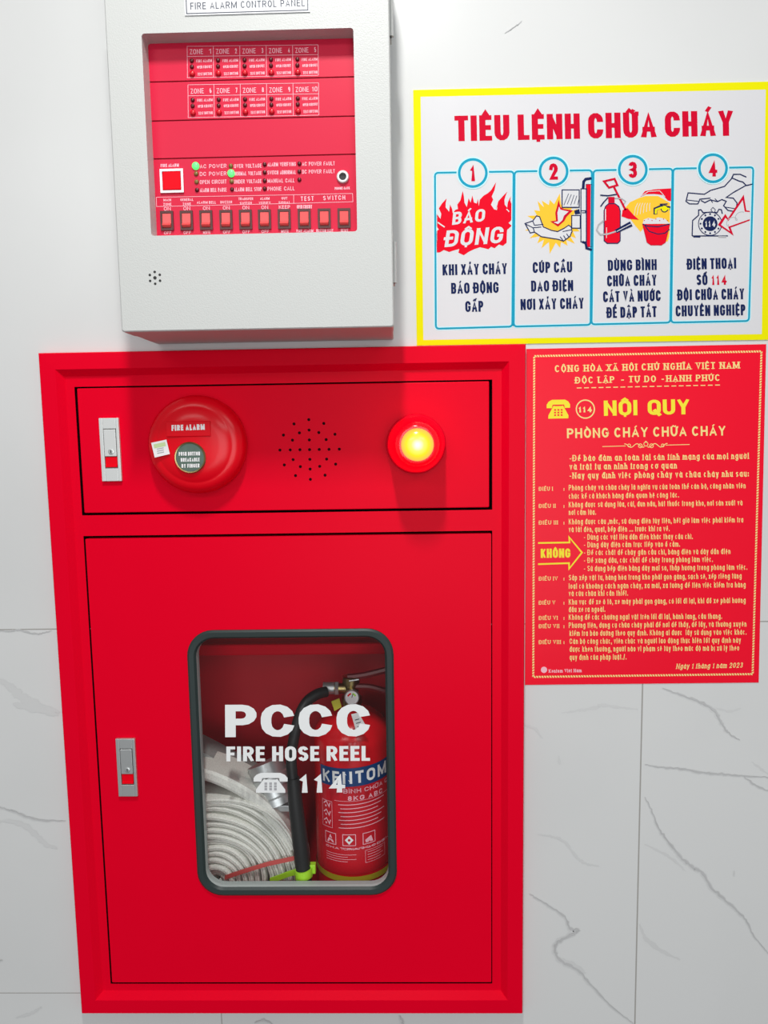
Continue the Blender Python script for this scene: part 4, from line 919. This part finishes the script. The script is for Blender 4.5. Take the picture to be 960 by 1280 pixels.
for k in range(4): e.line([(-.040, .201 - k * .0034), (.006 - .012 * (k % 2), .201 - k * .0034)], .0006, 'pink', 0)
for k in range(4): e.line([(.022, .202 - k * .0038), (.048 - .004 * (k % 2), .202 - k * .0038)], .0006, 'pink', 0)
e.line([(.019, .2050), (.052, .2050), (.052, .1870), (.019, .1870), (.019, .2050)], .0005, 'pink')
e.build('print', lab)
vz = zt + .0510
q = MB(); q.lathe([(.0150, 0), (.0150, .010), (.0105, .012), (.0105, .030), (.0125, .031), (.0125, .040), (.006, .042)], (ec.x, ec.y, vz - .004), (0, 0, 1), 24); q.cyl((ec.x, ec.y, vz + .018), (-1, 0, .05), .0075, .026, 18); q.cyl((ec.x, ec.y, vz + .016), (0, -1, 0), .007, .018, 18)
vlv = q.build('valve', 'brass', ext, smooth=True)
q = MB(); q.cyl((ec.x - .024, ec.y, vz + .0190), (-1, 0, .0), .0088, .016, 20); q.cyl((ec.x - .018, ec.y, vz + .0188), (-1, 0, 0), .0100, .005, 6)
tag(q.build('hose_collar', 'steel', ext, smooth=True), 'silver collar of the hose')
q = MB(); gcx = Vector((ec.x + .002, ec.y - .0165, vz + .0120)); q.lathe([(.0108, 0), (.0108, .006), (.0100, .0072), (.0092, .0066)], gcx, (0, -1, .15), 28, False, 0); q.cyl(gcx, (0, -1, .15), .0100, .0062, 28, 1)
gauge = tag(q.build('pressure_gauge', ['steel', 'whitef'], ext, smooth=True), 'round white pressure gauge')
e = Art(lambda x, y, k: Vector((gcx.x + x, gcx.y - .00655 - k * 4e-5 + .15 * y, gcx.z + y + .001)), ['brass']); e.line(arc(0, 0, .0055, .0055, 20, 80, 5), .0022, 'lime', 0); e.line(arc(0, 0, .0055, .0055, 100, 160, 5), .0022, 'redbtn', .3); e.line([(0, 0), (.002, .005)], .0009, 'black', .6); e.build('dial', gauge)
q = MB()                                                                        # handles
hp = catmull([(ec.x - .004, ec.y - .004, vz + .036), (ec.x + .022, ec.y - .006, vz + .040), (ec.x + .060, ec.y - .008, vz + .050)], 5)
q.tube(hp, .0048, 8); hp = catmull([(ec.x + .006, ec.y - .004, vz + .022), (ec.x + .028, ec.y - .006, vz + .022), (ec.x + .056, ec.y - .008, vz + .014)], 5); q.tube(hp, .0045, 8)
M['exthandle'] = mat('dark_red_handle', (.16, .008, .012), .35)
tag(q.build('carry_handle', 'exthandle', ext, smooth=True), 'dark red squeeze handle and lever')
q = MB(); q.tube([(ec.x - .002, ec.y - .014, vz + .034), (ec.x + .012, ec.y - .014, vz + .036)], .0013, 8); tag(q.build('safety_pin', 'steel', ext), 'thin safety pin')
# black discharge hose and horn
hpts = [at(408, 864.5, -.078), at(396, 868, -.070), at(383, 878, -.062), at(374, 896, -.050), at(367, 925, -.040), at(364, 950, -.030), at(367, 985, -.025), at(370, 1015, -.023)]
q = MB(); q.tube(catmull(hpts, 6), .0075, 16); q.build('discharge_hose', 'hoseblack', ext, smooth=True)
npth = [at(366.5, 972, -.026), at(369, 1000, -.0235), at(375, 1050, -.021), at(379, 1085, -.020), at(381.5, 1106, -.020)]
q = MB(); q.tube(npth, [.0088, .0098, .0108, .0104, .0092], 18); q.tube([npth[3] + Vector((-.0004, 0, .004)), npth[4] + Vector((.0006, 0, -.003))], .0098, 18)
tag(q.build('nozzle', 'hoseblack', ext, smooth=True), 'black discharge nozzle')
tgc = [at(439, 893, -.030), at(448, 891, -.030), at(460, 912, -.028), at(446, 917, -.028)]
q = MB(); q.prism(tgc, [p + Vector((0, .0008, 0)) for p in tgc]); tg = tag(q.build('seal_tag', 'white', ext), 'white paper tag on the valve')
def seg(a, b, t): return a + (b - a) * t
q = MB()
for k in range(3): q.poly([seg(seg(tgc[0], tgc[3], .3 + .18 * k), seg(tgc[1], tgc[2], .3 + .18 * k), s) + Vector((0, -.0003, dz)) for s, dz in ((.25, 0), (.75, 0), (.75, -.0012), (.25, -.0012))])
q.build('print', 'ink', tg)
q = MB(); ylt = [at(414, 877, -.064), at(424, 873, -.064), at(427, 884, -.062), at(418, 889, -.062)]; q.prism(ylt, [p + Vector((0, .002, 0)) for p in ylt]); tag(q.build('inspection_tag', 'yellowband', ext, bevel=.0004), 'small yellow tag beside the gauge')

# ================================================================== FIRE HOSE (coil)
hc = at(270, 1099, -.045); hc.y = .030
hose = thing('fire_hose', (hc.x, .09, .0266), 'flat white fire hose rolled up beside the extinguisher', 'hose')
q = MB(); pitch = .0091; th = .0067; y0, y1 = .038, .104; nT = 13.2; N = int(nT * 40)
hcx, hcz = hc.x, hc.z
rings_ = []
for k in range(N + 1):
    tt = k / 40; a = -2 * PI * tt + .6; wob = 1 + .018 * math.sin(3 * a + tt * .9) + .012 * math.sin(5 * a + 1.7 * tt)
    rr = (.0055 + pitch * tt) * wob
    jit = .0018 * math.sin(tt * 2.4) + .0014 * math.sin(tt * 5.3 + a)
    sec = []
    for (dr, yy) in ((-.5, y1), (-.5, y0 + .0018), (-.40, y0 + .0004), (-.10, y0 - .0003), (-.03, y0 + .0016), (.03, y0 + .0016), (.10, y0 - .0003), (.40, y0 + .0004), (.5, y0 + .0018), (.5, y1)):
        R_ = max(rr + dr * th, .0005); sec.append(Vector((hcx + R_ * math.cos(a), yy + jit, hcz + R_ * math.sin(a) * (1.0))))
    rings_.append(sec)
def low(p): return Vector((p.x, p.y, max(p.z, .0268)))
m_ = len(rings_[0])
vs = [low(p) for s_ in rings_ for p in s_]
fs = [(k * m_ + j, k * m_ + (j + 1) % m_, (k + 1) * m_ + (j + 1) % m_, (k + 1) * m_ + j) for k in range(N) for j in range(m_)]
q.add(vs, fs); tag(q.build('coil', 'hose', hose, smooth=True), 'tight spiral of flat white woven hose')
# loose outer end lying over the coil
def flat_run(path, wid, th_, name, m, label, parent):
    b = MB(); P = catmull(path, 6); n = len(P); rows = []
    for k, p in enumerate(P):
        t = (P[min(k + 1, n - 1)] - P[max(k - 1, 0)]); t.y = 0; t.normalize(); nn = Vector((-t.z, 0, t.x)) * th_ / 2
        rows.append([p + nn + Vector((0, .002, 0)), p + nn * .5, p - nn * .5, p - nn + Vector((0, .002, 0)), p - nn + Vector((0, wid, 0)), p + nn + Vector((0, wid, 0))])
    for k in range(n - 1):
        for j in range(6): b.poly([rows[k][j], rows[k][(j + 1) % 6], rows[k + 1][(j + 1) % 6], rows[k + 1][j]])
    b.poly(rows[0]); b.poly(rows[-1][::-1])
    return tag(b.build(name, m, parent, smooth=True), label)
flat_run([at(238, 966, -.040), at(262, 971, -.040), at(292, 984, -.040), at(322, 1003, -.040), at(347, 1030, -.040), at(366, 1062, -.042)], .060, .0165, 'loose_end', 'hose', 'loose outer turn of the hose', hose)
M['hosegrey'] = mat('shaded_grey_hose', (.33, .33, .32), .8, .2, noise=.15, nscale=200)  # darker copy of the hose colour, shade on the rear wrap painted in
flat_run([at(238, 944, -.075), at(265, 958, -.075), at(295, 974, -.075), at(330, 992, -.075)], .05, .022, 'shaded_wrap', 'hosegrey', 'hose wrap behind the loose end, its shade painted grey', hose)
q = MB(); cc = at(340, 978, -.075); ax = Vector((.35, -.25, -.9))
q.lathe([(.026, -.030), (.026, -.012), (.0285, -.010), (.0285, .004), (.024, .006), (.024, .018), (.027, .020), (.027, .030), (.020, .031)], cc, ax, 32)
tag(q.build('coupling', 'steel', hose, smooth=True), 'silver metal coupling on the hose end')
q = MB()
for k in range(3):
    lc = at(350 + 3 * k, 1006 + 3 * k, -.052); q.box(lc.x - .012, lc.x + .010, lc.y, lc.y + .02, lc.z - .0035 + .006 * (k == 0), lc.z + .002 + .006 * (k == 0))
tag(q.build('lug', 'steel', hose, bevel=.001), 'bright lug of the coupling')
rp = [at(281, 1097, -.0345), at(305, 1089, -.0338), at(335, 1080, -.0336), at(368, 1073, -.0340)]
q = MB()
for k in range(3):
    a_, b_ = rp[k], rp[k + 1]; up_ = Vector((.0008, 0, .0034)); q.prism([a_ + up_, b_ + up_, b_ - up_, a_ - up_], [p + Vector((0, .0008, 0)) for p in (a_ + up_, b_ + up_, b_ - up_, a_ - up_)])
tag(q.build('tie_ribbon', 'ribbon', hose), 'faded red ribbon across the roll')

# ================================================================== CABLE TIE
tz = thing('cable_tie', tuple(at(384, 1092, -.03)), 'lime green plastic cable tie looped round the black nozzle', 'cable tie')
q = MB(); c_ = npth[3] + Vector((.0008, 0, -.006)); ring_ = []
for k in range(29):
    a_ = 2 * PI * k / 28; ring_.append(Vector((c_.x + .0122 * math.cos(a_), c_.y + .0122 * math.sin(a_), c_.z + .0018 * math.cos(a_))))
for k in range(28):
    for s_ in (0,):
        a_, b_ = ring_[k], ring_[k + 1]; h_ = Vector((0, 0, .0062)); o_ = Vector((c_.x, c_.y, 0))
        ia = a_ + (Vector((c_.x, c_.y, a_.z)) - a_) * .14; ibb = b_ + (Vector((c_.x, c_.y, b_.z)) - b_) * .14
        q.poly([a_ - h_, b_ - h_, b_ + h_, a_ + h_]); q.poly([ia - h_, ia + h_, ibb + h_, ibb - h_]); q.poly([a_ + h_, b_ + h_, ibb + h_, ia + h_]); q.poly([a_ - h_, ia - h_, ibb - h_, b_ - h_])
q.build('loop', 'lime', tz, smooth=True)
q = MB(); tp = [at(371, 1090, -.0300), at(360, 1093, -.0305), at(347, 1098, -.0310), at(337, 1101.5, -.0310)]
for k in range(3):
    a_, b_ = tp[k], tp[k + 1]; up_ = Vector((.0006, 0, .0042)); q.prism([a_ + up_, b_ + up_, b_ - up_, a_ - up_], [p + Vector((0, .0016, 0)) for p in (a_ + up_, b_ + up_, b_ - up_, a_ - up_)])
q.build('tail', 'lime', tz)
hd = at(391, 1086, -.021); q = MB(); q.box(hd.x - .0045, hd.x + .004, hd.y - .003, hd.y + .006, hd.z - .006, hd.z + .007); tag(q.build('locking_head', 'lime', tz, bevel=.001), 'square locking head')
